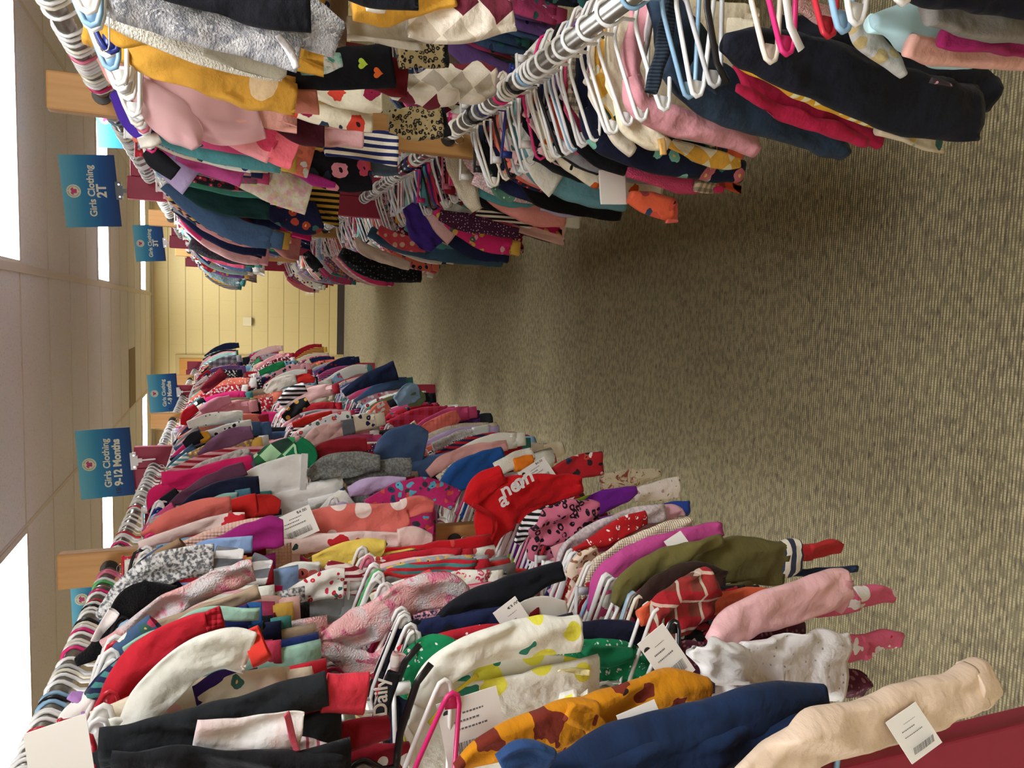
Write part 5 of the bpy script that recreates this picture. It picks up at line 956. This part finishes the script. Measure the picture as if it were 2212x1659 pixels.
TOP_ALIAS = [('long_sleeve_shirt', 'long-sleeved shirt'), ('sweater', 'sweater'), ('sweatshirt', 'sweatshirt'), ('blouse', 'blouse')]  # all share one long-sleeved template; these kind names are picked at random
DARKS = [q for q in PAL if q[1] in ('black', 'navy', 'burgundy', 'purple', 'teal', 'grey', 'denim blue', 'tan', 'rose')]
KW = {'LU': [('top', 9), ('tee', 3), ('dress', 2), ('sleeper', 2), ('pants', 1)], 'LM': [('top', 8), ('tee', 4), ('pants', 2), ('dress', 1)], 'LL': [('top', 7), ('sleeper', 4), ('pants', 3), ('dress', 2), ('skirt', 1)],
      'RU': [('top', 7), ('dress', 4), ('pants', 3), ('tee', 2)], 'RL': [('top', 8), ('pants', 3), ('dress', 3), ('tee', 2), ('skirt', 1)], 'RB': [('dress', 2), ('top', 2)], 'RC': [('top', 2), ('pants', 1)]}
START = {'LU': 1.08, 'LM': 1.2, 'LL': 1.15, 'RU': 1.78, 'RL': 1.42, 'RB': 1.5, 'RC': 1.7}
def spacing(Y, row):
    if row in ('RB', 'RC'): return .05
    return .03+.016*max(0, Y-1.2)**1.05
seen = set(); fills = []
for row in ('LU', 'LM', 'LL', 'RU', 'RL', 'RB', 'RC'):
    Y = START[row]; heroes = sorted(u[0] for u in used[row]); posts = YC[1:]+YW
    prev = None; end = 8.95 if row not in ('RB', 'RC') else 3.3
    while Y < end:
        st = spacing(Y, row); yy = Y+rng.uniform(-.15, .15)*st
        for h_ in heroes:
            if abs(yy-h_) < .013: yy = h_+.018
        if row == 'LL' and 1.6 < yy < 2.03: 
            hanger_specs.append((row, yy, 'plastic', 'bare part of the left bottom rail, %s' % ('in front of the wooden post' if yy < 1.75 else 'beside the wooden post' if yy > 1.9 else 'behind the red sleeveless top'), None)); Y += .026; continue
        if row == 'LM' and 1.66 < yy < 2.0: Y += .03; continue
        if any(abs(yy-p) < .045 for p in posts): Y += .03; continue
        for _ in range(40):
            c, cn, _w = (rng.choices(PAL, PW)[0] if row not in ('RB', 'RC') else rng.choice(DARKS)); p, pn, _w = rng.choices(PATS, PTW)[0]; kd = rng.choices([k[0] for k in KW[row]], [k[1] for k in KW[row]])[0]
            noun = rng.choice(TOP_ALIAS) if kd == 'top' else (GN[kd], GL[kd])
            if Y < 1.8 and (cn in ('green', 'lavender', 'teal', 'hot pink', 'mint', 'sky blue') or p in ('check', 'knit')): continue
            desc = ' '.join(x for x in (cn, pn, noun[1]) if x)
            if (row, desc, prev) not in seen and desc != prev: break
        seen.add((row, desc, prev))
        near = Y < 2.5
        kd2 = kd
        if near and row[0] == 'L': kd2 = 'tucked' if kd in ('top', 'sleeper', 'dress') else kd
        if near and row[0] == 'R': kd2 = 'tucked' if kd in ('top', 'sleeper', 'dress', 'skirt') or Y < 1.7 else kd
        if near and row in ('LL', 'LM') and kd in ('pants', 'skirt', 'tee') and Y < 2: kd2 = 'tucked'
        acc = rng.choice(ACC)
        if acc == c: acc = ACC[0]
        m0 = fab(c, p, acc, None if p not in ('floral', 'bigfloral', 'leopard') else rng.choice(ACC[:4])) if p != 'plain' and p != 'knit' else fab(c, p)
        m1 = fab(c) if rng.random() < .6 else fab(acc)
        fills.append((row, yy, kd2, cn, pn, m0, m1, noun)); prev = desc
        # the lowest clothes of the aisle side swing out a little more with distance
        Y += st
cnt = {}
bynear = {}
for f in fills: bynear.setdefault(f[0], []).append(f)
for row, fl in bynear.items():
    fl.sort(key=lambda f: f[1]); X, Z, s = ROW[row]
    def d_of(f): return ' '.join(x for x in (f[3], f[4], f[7][1]) if x)
    allg = sorted([(f[1], d_of(f)) for f in fl]+[(u[0], u[1]) for u in used[row]])
    for f in fl:
        i = allg.index((f[1], d_of(f))); b = allg[i-1][1] if i else None; a = allg[i+1][1] if i+1 < len(allg) else None
        nb = (' behind the '+short(b)) if b else ''; nf = (' in front of the '+short(a)) if a else ''
        D0 = d_of(f); lab = fit(D0+' on the '+RNAME[row]+nb, D0+', '+RNAME[row]+','+nb, D0+nb)
        if lab in cnt: lab = fit(D0+' on the '+RNAME[row]+nf, D0+nf+nb, D0+', '+RNAME[row]+','+nf)
        cnt.setdefault(lab, []).append(f)
        kd = f[2]; var = rng.randrange(3)
        yaw = rng.uniform(-.10, .10)
        sc = (1.0 if row[0] == 'L' else 1.08)*rng.uniform(.9, 1.06)*(.88 if f[1] < 2.5 else 1)
        if row == 'LM': sc *= .95
        t = garment(row, f[1], kd, var, (f[5], f[6]), f[7][0], lab, None, sc, yaw, 'clothes on the '+RNAME[row])
        r = rng.random()
        hk = 'clip' if f[7][0] in ('pants', 'skirt') else ('wire' if r < .08 else 'flat' if r < .14 else 'plastic2' if r < .3 else 'plastic')
        hanger_specs.append((row, f[1], hk, d_of(f)+nb, None))
# ------------------------------------------------------------------ hangers, one for each garment
hanger_specs.sort(key=lambda h: h[1]); nh = 0; seenh = {}
far = {}
order = sorted(hanger_specs, key=lambda h: h[1]+(3 if h[0] in ('RB', 'RC') else 0))
for (row, Y, kind, desc, ck) in order:
    X, Z, s = ROW[row]; r = hrng.random()
    if ck: c = [q for q in HCOL if q[0] == ck][0]
    else: c = hrng.choices(HCOL, [q[2] for q in HCOL])[0]
    if kind == 'wire': mat, cn = CHROME, 'silver'
    else: mat, cn = plastic(c[0]), c[1]
    rot = (0 if s > 0 else pi)+hrng.uniform(-.12, .12)
    if nh >= 296: far.setdefault(kind, []).append((X, Y, Z, rot)); continue
    hn = '%s %s hanger' % (cn, HNAME[kind])
    if desc.startswith('bare'): lab = 'bare '+hn+' on the '+desc.replace("bare part of the ", "")
    else: lab = fit(hn+' holding the '+desc, hn+' holding the '+short(desc)+' on the '+RNAME[row], hn+' holding the '+short(desc))
    if lab in seenh and not desc.startswith('bare'): lab = fit(hn+' on the '+RNAME[row]+' holding the '+desc, hn+', '+RNAME[row]+', holding the '+short(desc))
    seenh[lab] = 1
    o = put(HN[kind], HM[kind], None, (X, Y-.006, Z), mat, rot); o.rotation_euler.y = hrng.uniform(-.05, .05)
    tag(o, lab, 'hanger', 'hangers on the clothes rails'); nh += 1
if far:
    V = []; F = []
    for kind, L in far.items():
        src = HM[kind]; vs = [v.co.copy() for v in src.vertices]; fs = [tuple(p.vertices) for p in src.polygons]
        for (x, y, z, r) in L:
            b = len(V); M = Matrix.Translation((x, y-.006, z)) @ Matrix.Rotation(r, 4, 'Z'); V += [tuple(M @ v) for v in vs]; F += [tuple(b+i for i in f) for f in fs]
    o = put('far_hangers', raw('far_hangers', V, F, plastic('#eeeeec'))); tag(o, 'many small white hangers crowded on the far ends of the rails', 'hanger', None, 'stuff')
